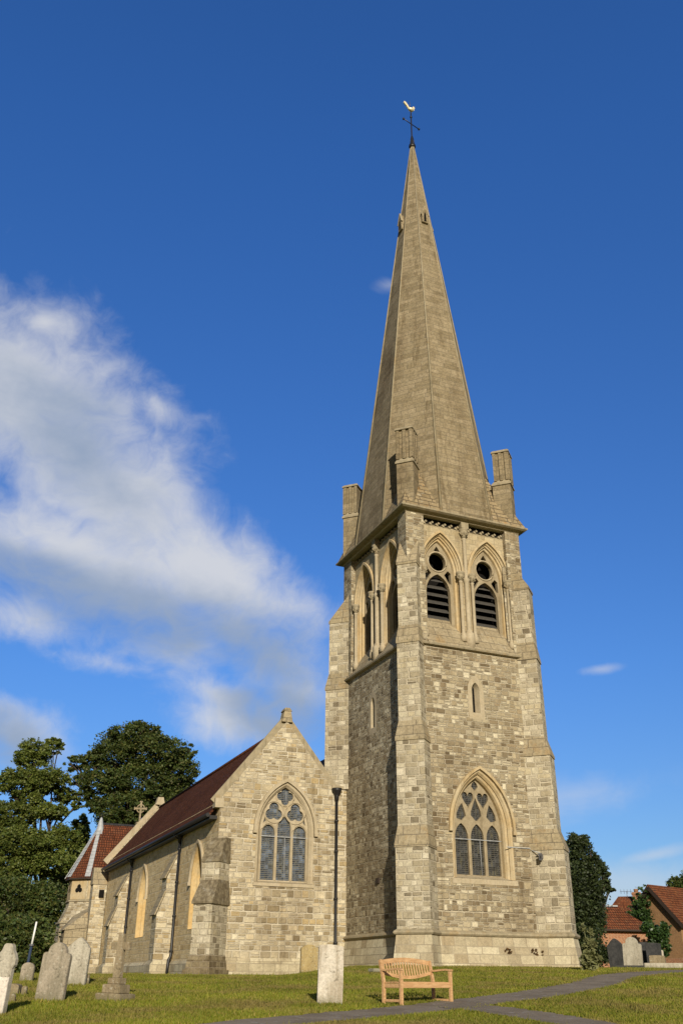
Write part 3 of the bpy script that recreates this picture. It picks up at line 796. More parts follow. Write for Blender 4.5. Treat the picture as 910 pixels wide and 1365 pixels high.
# --- big traceried window of the tower
def light(cx, w, z0, zs, c, n=6): return arch(cx, w, z0, zs, c, n)
def tower_window(fr):
    cx, zs, c, z0 = BIG['cx'], BIG['zs'], BIG['c'], BIG['z0']
    A = lambda w, d, zz=z0: fr.loop(arch(cx, w, zz, zs, c, 12), d)
    mb = MB()
    mb.strip(A(1.52, 0), A(1.50, -.02)); mb.strip(A(1.50, -.02), A(1.44, .0))
    mb.strip(A(1.44, .0), A(1.36, .10)); mb.strip(A(1.36, .10), A(1.36, .16)); mb.strip(A(1.36, .16), A(1.27, .20))
    mb.strip(A(1.27, .20), A(1.22, .30, z0 + .04)); mb.strip(A(1.22, .30, z0 + .04), A(1.20, .52, z0 + .10))
    WN = mb.build('window', MAT['gold'], CH)
    sl = MB()
    sl.hexa([fr.p(cx - 1.62, z0 - .22, -.02), fr.p(cx + 1.62, z0 - .22, -.02), fr.p(cx + 1.62, z0 - .22, .3), fr.p(cx - 1.62, z0 - .22, .3)],
            [fr.p(cx - 1.62, z0 - .02, -.02), fr.p(cx + 1.62, z0 - .02, -.02), fr.p(cx + 1.62, z0 + .12, .4), fr.p(cx - 1.62, z0 + .12, .4)])
    sl.build('sill', MAT['ashlar'], WN)
    hd = MB(); hood(hd, fr, cx, 1.54, 1.66, zs, c, -.13, .0, .12, 14)
    for sg in (-1, 1): hd.box(fr.p(cx + sg * 1.60, zs - .16, -.07), (.16, .15, .13))
    hd.build('hood_mould', MAT['gold'], WN)
    # quoin-like surround of dressed stones on the jambs
    tr = MB(); w = 1.20
    outer = arch(cx, w, z0 + .08, zs, c, 12)
    zb = z0 + .18; zl = 5.60
    holes = []
    for k_ in (-1, 0, 1):
        x = cx + k_ * .79
        holes.append(light(x, .325, zb, zl - .04, .36))
        # small eyelet over each light
        if k_ == 0: holes.append([(x - .05, zl + .68), (x - .27, zl + .90), (x - .24, zl + 1.10), (x - .10, zl + 1.42), (x, zl + 1.66), (x + .10, zl + 1.42), (x + .24, zl + 1.10), (x + .27, zl + .90), (x + .05, zl + .68)])
        else: holes.append([(x - .05 * k_, zl + .66), (x + .22 * k_, zl + .74), (x + .20 * k_, zl + .94), (x + .06 * k_, zl + 1.22), (x - .10 * k_, zl + 1.40), (x - .20 * k_, zl + 1.12), (x - .27 * k_, zl + .86)][::(1 if k_ > 0 else -1)])
    for sg in (-1, 1):     # hearts
        x, z = cx + sg * .385, zl + 1.60
        hr = []
        for i in range(18):
            t = 2 * PI * i / 18
            hx = 16 * math.sin(t) ** 3; hz = 13 * math.cos(t) - 5 * math.cos(2 * t) - 2 * math.cos(3 * t) - math.cos(4 * t)
            hr.append((x + hx * .0185, z - .0 + hz * .0245))
        holes.append(hr)
    zt = zl + 2.14
    holes.append([(cx, zt - .18), (cx - .17, zt), (cx - .12, zt + .14), (cx, zt + .25), (cx + .12, zt + .14), (cx + .17, zt)])
    plate(tr, fr, outer, holes, .44, .58)
    T_ = tr.build('tracery', MAT['tracery'], WN)
    # mullion rolls
    g = MB(); g.filled([fr.loop(arch(cx, 1.21, z0 + .05, zs, c, 12), .55)], fr.N); g.build('glass', MAT['glass'], WN)
    br = MB()
    for z in (zl - .12,): br.beam(fr.p(cx - 1.2, z, .43), fr.p(cx + 1.2, z, .43), .02, .025)
    br.tube([fr.p(cx + .17, zb, .50), fr.p(cx + .15, zl - .12, .50)], .012, 5)
    br.build('saddle_bar', MAT['lead'], WN)
tower_window(FR['south'])

# --- floodlight and its cable on the right buttress
fl = MB(); p = on_plane(720.5, 1142, 'y', -.55)
fl.box(p, (.19, .14, .16), .6); fl.box(p + Vector((-.04, -.02, -.12)), (.14, .11, .07), .6); fl.box(p + Vector((.02, .1, .12)), (.06, .2, .05), .6)
FLD = fl.build('floodlight', MAT['grey'], CH)
lens = MB(); lens.box(p + Vector((-.045, -.075, -.01)), (.13, .02, .10), .6); lens.build('lamp_glass', MAT['glass'], FLD)
cb = MB()
cp = [on_plane(675, 1129, 'y', -.03), on_plane(690, 1130, 'y', -.03), on_plane(707, 1131, 'y', -.03), on_plane(709, 1134, 'y', -.1), p + Vector((0, .05, .16))]
cb.tube(cp, .02, 6); cb.build('cable', MAT['lead'], CH)

# --- aisle
XW, YG, YE = -6.45, 7.14, 34.45
RX, RZ = -3.26, 11.30
GF = Frame((XW, YG, 0), (1, 0, 0), (0, -1, 0))       # gable wall, u = x + 6.45
gu = lambda x: x - XW
GW = dict(cx=gu(-3.17), w=1.45, z0=3.98, zs=6.31, c=1.02)
gb = MB()
outer = [(0, -.8), (6.45, -.8), (6.45, 8.52), (gu(-.78), 8.52), (gu(RX), 11.55), (gu(-6.6), 7.46), (0, 7.40)]
outer[5] = (gu(-6.45) + .0001, 7.55)
gb.filled([GF.loop([(0, -.8), (6.45, -.8), (6.45, 8.52), (gu(-.78), 8.52), (gu(RX), 11.55), (0, 7.55)]), GF.loop(arch(GW['cx'], GW['w'], GW['z0'], GW['zs'], GW['c'], 12))], GF.N)
gb.build('gable_wall', MAT['coursed'], CH, recalc=False)
kb = MB(); kb.box((0 - .38, YG + .15, 8.52), (.84, .42, .14)); kb.build('flat_coping', MAT['string'], CH)
kb = MB(); kb.box((-6.50, YG + .16, 7.35), (.42, .44, .42)); kb.build('kneeler', MAT['ashlar'], CH)
cp = MB()
cp.beam((-6.72, YG + .17, 7.36), (RX + .02, YG + .17, 11.66), .46, .12, (0, 1, 0))
cp.beam((-.70, YG + .17, 8.52), (RX - .02, YG + .17, 11.66), .46, .15, (0, 1, 0))
cp.build('gable_coping', MAT['string'], CH)
fn = MB()
fn.hexa([(RX - .28, YG - .06, 11.5), (RX + .28, YG - .06, 11.5), (RX + .28, YG + .40, 11.5), (RX - .28, YG + .40, 11.5)],
        [(RX - .17, YG - .06, 12.05), (RX + .17, YG - .06, 12.05), (RX + .17, YG + .40, 12.05), (RX - .17, YG + .40, 12.05)])
fn.hexa([(RX - .22, YG - .09, 12.05), (RX + .22, YG - .09, 12.05), (RX + .22, YG + .43, 12.05), (RX - .22, YG + .43, 12.05)],
        [(RX - .12, YG - .04, 12.22), (RX + .12, YG - .04, 12.22), (RX + .12, YG + .38, 12.22), (RX - .12, YG + .38, 12.22)])
fn.build('apex_stone', MAT['weathering'], CH)
# gable plinth + quoins
pm = MB()
pm.hexa([(XW + .3, YG - .10, -.8), (0, YG - .10, -.8), (0, YG + .1, -.8), (XW + .3, YG + .1, -.8)], [(XW + .3, YG - .10, .70), (0, YG - .10, .70), (0, YG + .1, .70), (XW + .3, YG + .1, .70)])
pm.hexa([(XW + .3, YG - .12, .70), (0, YG - .12, .70), (0, YG + .1, .70), (XW + .3, YG + .1, .70)], [(XW + .3, YG - .01, .84), (0, YG - .01, .84), (0, YG + .1, .84), (XW + .3, YG + .1, .84)])
pm.build('gable_plinth', MAT['plinth'], CH)

def gable_window(fr):
    cx, zs, c, z0 = GW['cx'], GW['zs'], GW['c'], GW['z0']
    A = lambda w, d, zz=z0: fr.loop(arch(cx, w, zz, zs, c, 12), d)
    mb = MB()
    mb.strip(A(1.45, 0), A(1.44, -.015)); mb.strip(A(1.44, -.015), A(1.34, .0)); mb.strip(A(1.34, .0), A(1.24, .12)); mb.strip(A(1.24, .12), A(1.22, .22, z0 + .06))
    WN = mb.build('window', MAT['ashlar'], CH)
    sl = MB(); sl.hexa([fr.p(cx - 1.5, z0 - .16, -.05), fr.p(cx + 1.5, z0 - .16, -.05), fr.p(cx + 1.5, z0 - .16, .2), fr.p(cx - 1.5, z0 - .16, .2)],
                       [fr.p(cx - 1.5, z0 - .02, -.05), fr.p(cx + 1.5, z0 - .02, -.05), fr.p(cx + 1.5, z0 + .08, .26), fr.p(cx - 1.5, z0 + .08, .26)])
    sl.build('sill', MAT['ashlar'], WN)
    hd = MB(); hood(hd, fr, cx, 1.45, 1.60, zs, c, -.13, 0., .1, 14)
    for sg in (-1, 1): hd.box(fr.p(cx + sg * 1.54, zs - .14, -.07), (.17, .15, .12))
    hd.build('hood_mould', MAT['ashlar'], WN)
    tr = MB(); zb = z0 + .12; zl = 6.02
    outer = arch(cx, 1.22, z0 + .06, zs, c, 12)
    holes = []
    for k_ in (-1, 1): holes.append(arch(cx + k_ * .79, .33, zb, zl + .16, .06, 6))
    holes.append(arch(cx, .335, zb, zl + .40, .28, 6))
    for sg in (-1, 1): holes.append(foil(cx + sg * .545, zs + .84, .245, .205, 3, PI / 2))
    holes.append(foil(cx, zs + 1.60, .20, .22, 4, PI / 2))
    holes.append([(cx - 1.08, zs + .30), (cx - .94, zs + .42), (cx - 1.0, zs + .58)]); holes.append([(cx + 1.08, zs + .30), (cx + 1.0, zs + .58), (cx + .94, zs + .42)])
    plate(tr, fr, outer, holes, .17, .32)
    T_ = tr.build('tracery', MAT['ashlar'], WN)
    # raised rolls round the foils
    rl = MB()
    for x, z, r in ((cx - .545, zs + .84, .50), (cx + .545, zs + .84, .50), (cx, zs + 1.60, .46)):
        pts = [fr.p(x + r * math.cos(t * PI / 12), z + r * math.sin(t * PI / 12), .16) for t in range(25)]
        rl.tube(pts, .035, 6, caps=False)
    for k_ in (-1, 0, 1):
        a = arch(cx + k_ * .79, .37, zb, zl + .18 + (.24 if k_ == 0 else 0), .06 if k_ else .28, 6)
        rl.tube([fr.p(u, z, .16) for u, z in a], .03, 5, caps=False)
    rl.build('tracery_roll', MAT['ashlar'], WN)
    g = MB(); g.filled([fr.loop(arch(cx, 1.21, z0 + .05, zs, c, 12), .29)], fr.N); g.build('glass', MAT['glass_blue'], WN)
    br = MB(); br.beam(fr.p(cx - 1.2, zl + .02, .15), fr.p(cx + 1.2, zl + .02, .15), .02, .03)
    br.tube([fr.p(cx + .08, zb, .2), fr.p(cx + .05, zl, .2)], .014, 5)
    br.tube([fr.p(cx + .06, zs + 1.3, .2), fr.p(cx + .05, zs + 1.85, .2)], .012, 5)
    br.build('saddle_bar', MAT['lead'], WN)
gable_window(GF)

# long side wall with two lancets
SF = Frame((XW, YE, 0), (0, -1, 0), (-1, 0, 0)); su = lambda y: YE - y
WINS = [10.35, 22.3]
sw = MB()
sw.filled([SF.loop([(0, -.8), (su(YG), -.8), (su(YG), 7.45), (0, 7.45)])] + [SF.loop(arch(su(y), 1.12, 2.1, 4.25, .75, 9)) for y in WINS], SF.N)
sw.build('aisle_wall', MAT['aisle'], CH, recalc=False)
pm = MB()
pm.hexa([(XW - .14, YG + .3, -.8), (XW - .14, YE, -.8), (XW + .1, YE, -.8), (XW + .1, YG + .3, -.8)], [(XW - .14, YG + .3, .62), (XW - .14, YE, .62), (XW + .1, YE, .62), (XW + .1, YG + .3, .62)])
pm.hexa([(XW - .14, YG + .3, .62), (XW - .14, YE, .62), (XW + .1, YE, .62), (XW + .1, YG + .3, .62)], [(XW - .01, YG + .3, .78), (XW - .01, YE, .78), (XW + .1, YE, .78), (XW + .1, YG + .3, .78)])
pm.build('aisle_plinth', MAT['plinth'], CH)
for y in WINS:
    cx = su(y)
    A = lambda w, d, zz=2.1: SF.loop(arch(cx, w, zz, 4.25, .75, 9), d)
    mb = MB(); mb.strip(A(1.12, 0), A(1.10, -.015)); mb.strip(A(1.10, -.015), A(1.02, .0)); mb.strip(A(1.02, .0), A(.92, .22)); mb.strip(A(.92, .22), A(.86, .26)); mb.strip(A(.86, .26), A(.78, .52, 2.3))
    WN = mb.build('window', MAT['gold_deep'], CH)
    hd = MB(); hood(hd, SF, cx, 1.12, 1.24, 4.25, .75, -.12, 0., .05, 10)
    for sg in (-1, 1): hd.box(SF.p(cx + sg * 1.18, 4.14, -.08), (.15, .15, .16))
    hd.build('hood_mould', MAT['ashlar'], WN)
    tr = MB()
    plate(tr, SF, arch(cx, .78, 2.28, 4.25, .75, 9), [arch(cx - .36, .27, 2.4, 4.1, .15, 6), arch(cx + .36, .27, 2.4, 4.1, .15, 6), foil(cx, 4.85, .14, .13, 4, PI / 4)], .44, .58)
    tr.build('tracery', MAT['gold'], WN)
    g = MB(); g.filled([SF.loop(arch(cx, .79, 2.25, 4.25, .75, 9), .55)], SF.N); g.build('glass', MAT['glass'], WN)

# side buttresses
def side_buttress(y, w=1.0, sx=1.0):
    def X(p): return XW - p * sx
    mb = MB(); led = MB()
    def blk(m_, p, z0, z1, pt=None, e=0.):
        pt = p if pt is None else pt
        m_.hexa([(X(p), y - e, z0), (X(-.1), y - e, z0), (X(-.1), y + w + e, z0), (X(p), y + w + e, z0)],
                [(X(pt), y - e, z1), (X(-.1), y - e, z1), (X(-.1), y + w + e, z1), (X(pt), y + w + e, z1)])
    prof = [(-.1, .62), (.92, .62), (.92, 2.9), (.56, 3.86), (.55, 4.65), (.06, 5.75), (-.1, 5.75)]
    mb.hexa([(X(p_), y, z_) for p_, z_ in prof], [(X(p_), y + w, z_) for p_, z_ in prof])
    B = mb.build('wall_buttress', MAT['coursed'], CH)
    # overhanging stone slabs on the slopes
    for (p0, z0, p1, z1) in ((1.0, 2.84, .54, 3.98), (.63, 4.60, .02, 5.86)):
        a = Vector((X(p0), 0, z0)); b_ = Vector((X(p1), 0, z1))
        d_ = (b_ - a).normalized(); nn = Vector((d_.z, 0, -d_.x));
        if nn.x > 0: nn = -nn
        th = nn * .07
        y0, y1 = y - .05, y + w + .05
        led.hexa([Vector((a.x, y0, a.z)), Vector((b_.x, y0, b_.z)), Vector((b_.x, y1, b_.z)), Vector((a.x, y1, a.z))],
                 [Vector((a.x, y0, a.z)) + th, Vector((b_.x, y0, b_.z)) + th, Vector((b_.x, y1, b_.z)) + th, Vector((a.x, y1, a.z)) + th])
        led.build('offset', MAT['weathering'], B); led = MB()
    f = MB(); blk(f, 1.06, -.8, .60, None, .1); blk(f, 1.06, .60, .78, .92, .1); f.build('buttress_foot', MAT['plinth'], B)
side_buttress(14.2); side_buttress(26.9)

# diagonal buttress on the gable corner
c0 = Vector((XW, YG, 0)); dv = Vector((-1, -1, 0)).normalized(); tv = Vector((-dv.y, dv.x, 0))
P = lambda p, s, z: c0 + dv * p + tv * s + Vector((0, 0, z))
def bl(mb, p0, s0, z0, p1, s1, z1, back=-.7):
    mb.hexa([P(back, -s0, z0), P(p0, -s0, z0), P(p0, s0, z0), P(back, s0, z0)], [P(back, -s1, z1), P(p1, -s1, z1), P(p1, s1, z1), P(back, s1, z1)])
mb = MB(); bl(mb, .98, .47, .8, .98, .47, 2.95); bl(mb, .50, .44, 2.9, .50, .44, 4.7)
DB = mb.build('gable_buttress', MAT['buttress'], CH)
mb = MB(); bl(mb, 1.07, .53, 2.93, 1.07, .53, 3.03); bl(mb, 1.07, .53, 3.03, .50, .455, 3.95); bl(mb, .56, .47, 4.70, .56, .47, 4.77); bl(mb, .56, .47, 4.77, .0, .44, 5.8)
mb.build('offset', MAT['mossy'], DB)
mb = MB(); bl(mb, 1.06, .53, .72, .98, .47, .9); bl(mb, 1.12, .59, .34, 1.06, .55, .72); bl(mb, 1.24, .68, -.8, 1.20, .66, .34)
mb.build('buttress_foot', MAT['dark_block'], DB)

# aisle roof, ridge, gutter, pipes
rf = MB()
sl = 1.215
def rp(x): return RZ - abs(x - RX) * sl
xs = [(-6.86, rp(-6.86)), (RX, RZ), (-.35, rp(-.35) if True else 0)]
y0, y1 = YG + .36, YE - .3
for (xa, za), (xb, zb_) in zip(xs, xs[1:]):
    th = .16
    rf.hexa([(xa, y0, za - th), (xb, y0, zb_ - th), (xb, y1, zb_ - th), (xa, y1, za - th)], [(xa, y0, za), (xb, y0, zb_), (xb, y1, zb_), (xa, y1, za)])
ROOF = rf.build('aisle_roof', MAT['roof'], CH)
rg = MB(); rg.tube([(RX, y0, RZ + .0), (RX, y1, RZ + .0)], .12, 8); rg.build('ridge_tile', MAT['roof'], ROOF)
gt = MB(); gz_ = rp(-6.86) - .10
gt.tube([(-6.93, YG + .28, gz_), (-6.93, YE - .1, gz_)], .10, 8)
gt.hexa([(-6.82, YG + .36, gz_ - .16), (XW + .0, YG + .36, gz_ - .16), (XW + .0, YE - .3, gz_ - .16), (-6.82, YE - .3, gz_ - .16)],
        [(-6.82, YG + .36, gz_ + .0), (XW + .0, YG + .36, gz_ + .0), (XW + .0, YE - .3, gz_ + .0), (-6.82, YE - .3, gz_ + .0)])
gt.build('gutter', MAT['iron'], ROOF)
# far gable of the aisle
fg = MB()
fg.beam((-6.75, YE - .05, 7.30), (RX, YE - .05, 11.60), .5, .16, (0, 1, 0)); fg.beam((-.4, YE - .05, 8.15), (RX, YE - .05, 11.60), .5, .16, (0, 1, 0))
fg.hexa([(RX - .34, YE - .3, 11.5), (RX + .34, YE - .3, 11.5), (RX + .34, YE + .2, 11.5), (RX - .34, YE + .2, 11.5)], [(RX - .2, YE - .28, 12.05), (RX + .2, YE - .28, 12.05), (RX + .2, YE + .18, 12.05), (RX - .2, YE + .18, 12.05)])
fg.build('gable_coping', MAT['ashlar'], CH)
fw = MB(); fw.hexa([(XW, YE - .25, -.8), (0, YE - .25, -.8), (0, YE - .25, 8.0), (RX, YE - .25, 11.5), (XW, YE - .25, 7.5)], [(XW, YE + .1, -.8), (0, YE + .1, -.8), (0, YE + .1, 8.0), (RX, YE + .1, 11.5), (XW, YE + .1, 7.5)])
fw.build('end_wall', MAT['coursed'], CH)

def downpipe(path, hopper, wallz):
    mb = MB(); mb.tube(path, .075, 8)
    x, y, z = hopper
    DP = mb.build('downpipe', MAT['iron'], CH)
    hp = MB(); hp.lathe((x, y, 0), [(.06, z - .55), (.10, z - .50), (.12, z - .3), (.13, z - .22), (.25, z - .06), (.27, z + .06), (.22, z + .06)], 8)
    hp.build('hopper', MAT['iron'], DP)
    for zz in wallz:
        bk = MB(); bk.lathe((path[0][0], path[0][1], 0), [(.075, zz - .05), (.105, zz - .04), (.105, zz + .04), (.075, zz + .05)], 8); bk.build('pipe_collar', MAT['iron'], DP)
gx = -.58
downpipe([(gx, YG - .12, 8.1), (gx, YG - .12, .95), (gx, YG - .16, .85), (gx, YG - .22, .3)], (gx, YG - .14, 8.38), (6.9, 5.5, 3.4, 1.5))
for y in (13.75, 25.75):
    downpipe([(XW - .13, y, 6.6), (XW - .13, y, 1.0), (XW - .24, y - .02, .8), (XW - .26, y - .05, .55), (XW - .3, y - .1, .0)], (XW - .15, y, 6.85), (6.0, 4.4, 2.8, 1.2))
    sn = MB(); sn.tube([(-6.93, y, gz_ - .02), (-6.9, y, gz_ - .2), (-6.7, y, gz_ - .32), (-6.6, y, 6.8)], .045, 7); sn.build('swan_neck', MAT['iron'], CH)
# clay putlog / red vent brick on the tower
vb = MB(); pvb = on_plane(503.5, 1174, 'x', -.02); vb.box(pvb, (.10, .30, .22)); vb.build('vent_brick', MAT['timber'], CH)

# nave behind the tower
nv = MB()
nv.hexa([(0.02, D - .3, -.8), (W + 2.6, D - .3, -.8), (W + 2.6, YE - .4, -.8), (0.02, YE - .4, -.8)], [(0.02, D - .3, 8.4), (W + 2.6, D - .3, 8.4), (W + 2.6, YE - .4, 8.4), (0.02, YE - .4, 8.4)])
nv.build('nave_wall', MAT['rubble'], CH)
nr = MB(); nx = (0.0 + W + 2.6) / 2
nr.hexa([(-.5, D + .02, 8.15), (W + 3.1, D + .02, 8.15), (nx, D + .02, 13.1)], [(-.5, YE, 8.15), (W + 3.1, YE, 8.15), (nx, YE, 13.1)])
nr.build('nave_roof', MAT['slate'], CH)

# polygonal vestry beyond the aisle
VC = Vector((-6.5, 40.0, 0))
def oct2(r, z):
    t = .4142
    return [VC + Vector((x, y, z)) for x, y in ((3.3, r), (r * -t, r), (-r, r * t), (-r, -r * t), (-r * t, -r), (3.3, -r))]
vs = MB()
for (za, ra), (zb_, rb_) in zip([(-.8, 2.25), (3.55, 2.2), (4.7, 1.72), (5.05, 1.72)], [(3.55, 2.2), (4.7, 1.72), (5.05, 1.72), (6.75, 1.70)]): vs.strip(oct2(ra, za), oct2(rb_, zb_))
VS = vs.build('vestry_wall', MAT['coursed'], CH)
vb = MB()
for z, r in ((5.0, 1.80), (3.5, 2.30)): vb.hexa(oct2(r, z), oct2(r - .03, z + .12))
vb.build('vestry_band', MAT['string'], VS)
vp = MB()
o1, o2 = oct2(1.735, 5.2), oct2(1.735, 6.6)
for i in (2, 3, 4):
    A, B = o1[i], o1[(i + 1) % 6]; nn = (B - A).cross(Vector((0, 0, 1))).normalized()
    if nn.dot((A + B) / 2 - VC) < 0: nn = -nn
    Lf = (B - A).length if i < 4 else 2.2
    fr = Frame(Vector((A.x, A.y, 0)) , (B - A).normalized(), nn)
    c_ = min(Lf / 2, .75)
    if i == 4: c_ = .9
    vp.filled([fr.loop([(.05, 5.15), (min(Lf, 2.2) - .05, 5.15), (min(Lf, 2.2) - .05, 6.65), (.05, 6.65)], 0), fr.loop(foil(c_, 5.85, .17, .16, 3, PI / 2), 0)], nn)
    vp.strip(fr.loop(foil(c_, 5.85, .17, .16, 3, PI / 2), 0), fr.loop(foil(c_, 5.85, .17, .16, 3, PI / 2), .006))
    dk = MB(); dk.face(fr.loop(foil(c_, 5.85, .18, .16, 3, PI / 2), .006)); dk.build('trefoil_opening', MAT['void'], VS)
vp.build('vestry_panel', MAT['gold'], VS, recalc=False)
vr = MB(); ro = oct2(2.0, 6.62); APX = VC + Vector((0, 0, 10.7)); RE = VC + Vector((3.3, 0, 10.7))
vr.face([ro[1], ro[2], APX]); vr.face([ro[2], ro[3], APX]); vr.face([ro[3], ro[4], APX]); vr.face([ro[4], ro[5], RE, APX]); vr.face([ro[0], ro[1], APX, RE])
VR = vr.build('vestry_roof', MAT['roof_brown'], CH)
ev = MB(); ev.hexa(oct2(1.98, 6.50), oct2(1.98, 6.61)); ev.build('vestry_eaves', MAT['timber'], VR)
rt = MB(); rt.tube([APX, RE], .1, 8); rt.build('ridge_tile', MAT['slate'], VR)
for i in (1, 2, 3, 4):
    hp = MB(); a = Vector(ro[i]); d_ = (APX - a)
    for s in range(14):
        f0, f1 = s / 15.5, (s + 1.05) / 15.5
        hp.beam(a + d_ * f0 + Vector((0, 0, .05)), a + d_ * f1 + Vector((0, 0, .02)), .40 - .012 * s, .05, (a - VC).normalized() + Vector((0, 0, 1.)))
    hp.build('lead_hip', MAT['lead'], VR)
ft = MB(); ft.lathe(VC, [(.50, 9.65), (.34, 10.1), (.20, 10.7), (.10, 11.1), (.03, 11.2)], 10)
FT = ft.build('lead_finial', MAT['lead'], VR)
pk = MB()
for a in range(5): pk.tube([VC + Vector((0, 0, 11.1)), VC + Vector((.25 * math.cos(a * 1.26), .25 * math.sin(a * 1.26), 11.45))], .015, 5)
pk.tube([VC + Vector((0, 0, 11.1)), VC + Vector((0, 0, 11.6))], .02, 5); pk.build('finial_spike', MAT['iron'], VR)
# end pier with sloped top and small opening
pr_ = MB()
PX0, PX1, PY0, PY1 = -7.42, -6.30, YE - .1, YE + .9
pr_.hexa([(PX0, PY0, -.8), (PX1, PY0, -.8), (PX1, PY1, -.8), (PX0, PY1, -.8)], [(PX0, PY0, 5.85), (PX1, PY0, 5.85), (PX1, PY1, 5.85), (PX0, PY1, 5.85)])
PR = pr_.build('end_pier', MAT['coursed'], CH)
pc = MB(); pc.hexa([(PX0 - .07, PY0 - .07, 5.85), (PX1 + .05, PY0 - .07, 5.85), (PX1 + .05, PY1, 5.85), (PX0 - .07, PY1, 5.85)], [(PX0, PY0 + .5, 7.0), (PX1, PY0 + .5, 7.0), (PX1, PY1, 7.0), (PX0, PY1, 7.0)])
pc.build('offset', MAT['weathering'], PR)
pb = MB(); pb.box((PX0 + .62, PY0 - .02, 5.25), (.34, .12, .5)); pb.build('pier_vent', MAT['void'], PR)
lw = MB()
lw.hexa([(-9.0, YE + .4, -.8), (-6.4, YE + .4, -.8), (-6.4, YE + 2, -.8), (-9.0, YE + 2, -.8)], [(-8.9, YE + .4, 2.9), (-6.4, YE + .4, 3.2), (-6.4, YE + 2, 3.2), (-8.9, YE + 2, 2.9)])
lw.hexa([(-9.05, YE + .32, 2.9), (-6.4, YE + .32, 3.2), (-6.4, YE + 2, 3.2), (-9.05, YE + 2, 2.9)], [(-8.2, YE + 1.8, 3.9), (-6.4, YE + 1.3, 4.9), (-6.4, YE + 2, 4.9), (-8.2, YE + 2, 3.9)])
LW = lw.build('vestry_base', MAT['weathering'], CH)
# ring cross on the vestry ridge
crx = at_dist(185, 1090, 76.5); cz0 = 10.7
cm = MB(); cxp = Vector((crx.x, 40.0, 0))
cxp = on_plane(185.5, 1100, 'y', 40.0); cxp.z = 0
U_ = Vector((math.cos(-.3), math.sin(-.3), 0))
cm.box(cxp + Vector((0, 0, 10.82)), (.5, .5, .35)); cm.box(cxp + Vector((0, 0, 11.75)), (.13, .13, 1.75))
cm.beam(cxp + Vector((0, 0, 12.05)) - U_ * .46, cxp + Vector((0, 0, 12.05)) + U_ * .46, .13, .14)
for sg in (-1, 1): cm.box(cxp + Vector((0, 0, 12.05)) + U_ * (.46 * sg), (.1, .14, .22), -.3)
cm.box(cxp + Vector((0, 0, 12.58)), (.22, .14, .1), -.3)
cm.tube([cxp + Vector((0, 0, 12.05)) + U_ * (.30 * math.cos(t * PI / 10)) + Vector((0, 0, .30 * math.sin(t * PI / 10))) for t in range(21)], .05, 6, caps=False)
cm.build('ridge_cross', MAT['weathering'], CH)

# ------------------------------------------------------------------ ground
def lawn_mat():
    m, nt, b = newmat('lawn'); k = NT(nt)
    g = k.n('ShaderNodeNewGeometry'); P = g.outputs['Position']
    a = k.noise(P, .35, 5., .6); f = k.noise(P, 6., 5., .7); d_ = k.noise(P, 1.4, 4., .6)
    c = k.mix(k.smooth(a, .36, .66), (.105, .135, .010), (.16, .155, .020))
    c = k.mix(k.smooth(d_, .54, .70), c, (.155, .110, .040))
    c = k.mix(.8, c, k.ramp(f, [(.25, .35), (.5, 1.), (.75, 1.5)]), 'MULTIPLY')
    k.set(b.inputs['Base Color'], c); b.inputs['Specular IOR Level'].default_value = .1
    k.set(b.inputs['Normal'], k.bump(k.m('ADD', f, k.noise(P, 22., 3., .7)), 1., .06))
    return m
def grid_mesh(name, mat, xs, ys, zoff=0.):
    X, Y = np.meshgrid(xs, ys, indexing='ij'); Z = ground_np(X, Y) + zoff
    co = np.stack([X, Y, Z], -1).reshape(-1, 3)
    nx_, ny_ = len(xs), len(ys)
    i, j = np.meshgrid(np.arange(nx_ - 1), np.arange(ny_ - 1), indexing='ij')
    a = (i * ny_ + j).ravel(); F = np.stack([a, a + ny_, a + ny_ + 1, a + 1], -1)
    return mesh_np(name, mat, co, F, smooth=True)
def mesh_np(name, mat, co, F, smooth=False, parent=None):
    me = bpy.data.meshes.new(name)
    nf, kk = F.shape
    me.vertices.add(len(co)); me.vertices.foreach_set('co', co.astype(np.float32).ravel())
    me.loops.add(nf * kk); me.loops.foreach_set('vertex_index', F.astype(np.int32).ravel())
    me.polygons.add(nf); me.polygons.foreach_set('loop_start', np.arange(0, nf * kk, kk, dtype=np.int32))
    me.polygons.foreach_set('loop_total', np.full(nf, kk, np.int32))
    if smooth: me.polygons.foreach_set('use_smooth', np.ones(nf, bool))
    me.update(calc_edges=True); me.validate()
    me.materials.append(mat)
    ob = bpy.data.objects.new(name, me); COL.objects.link(ob)
    if parent is not None: ob.parent = parent
    return ob
def axis(lo, hi, step, far):
    a = np.arange(lo, hi + step / 2, step)
    out = [hi]; s = step
    r = []
    x = hi
    while x < far: s *= 1.35; x += s; r.append(x)
    l = []; x = lo; s = step
    while x > -far: s *= 1.35; x -= s; l.append(x)
    return np.concatenate([np.array(l[::-1]), a, np.array(r)])
lawn = grid_mesh('lawn', lawn_mat(), axis(-30, 30, .5, 1500), axis(-40, 45, .5, 1500))
tag(lawn, None, None, kind='structure')

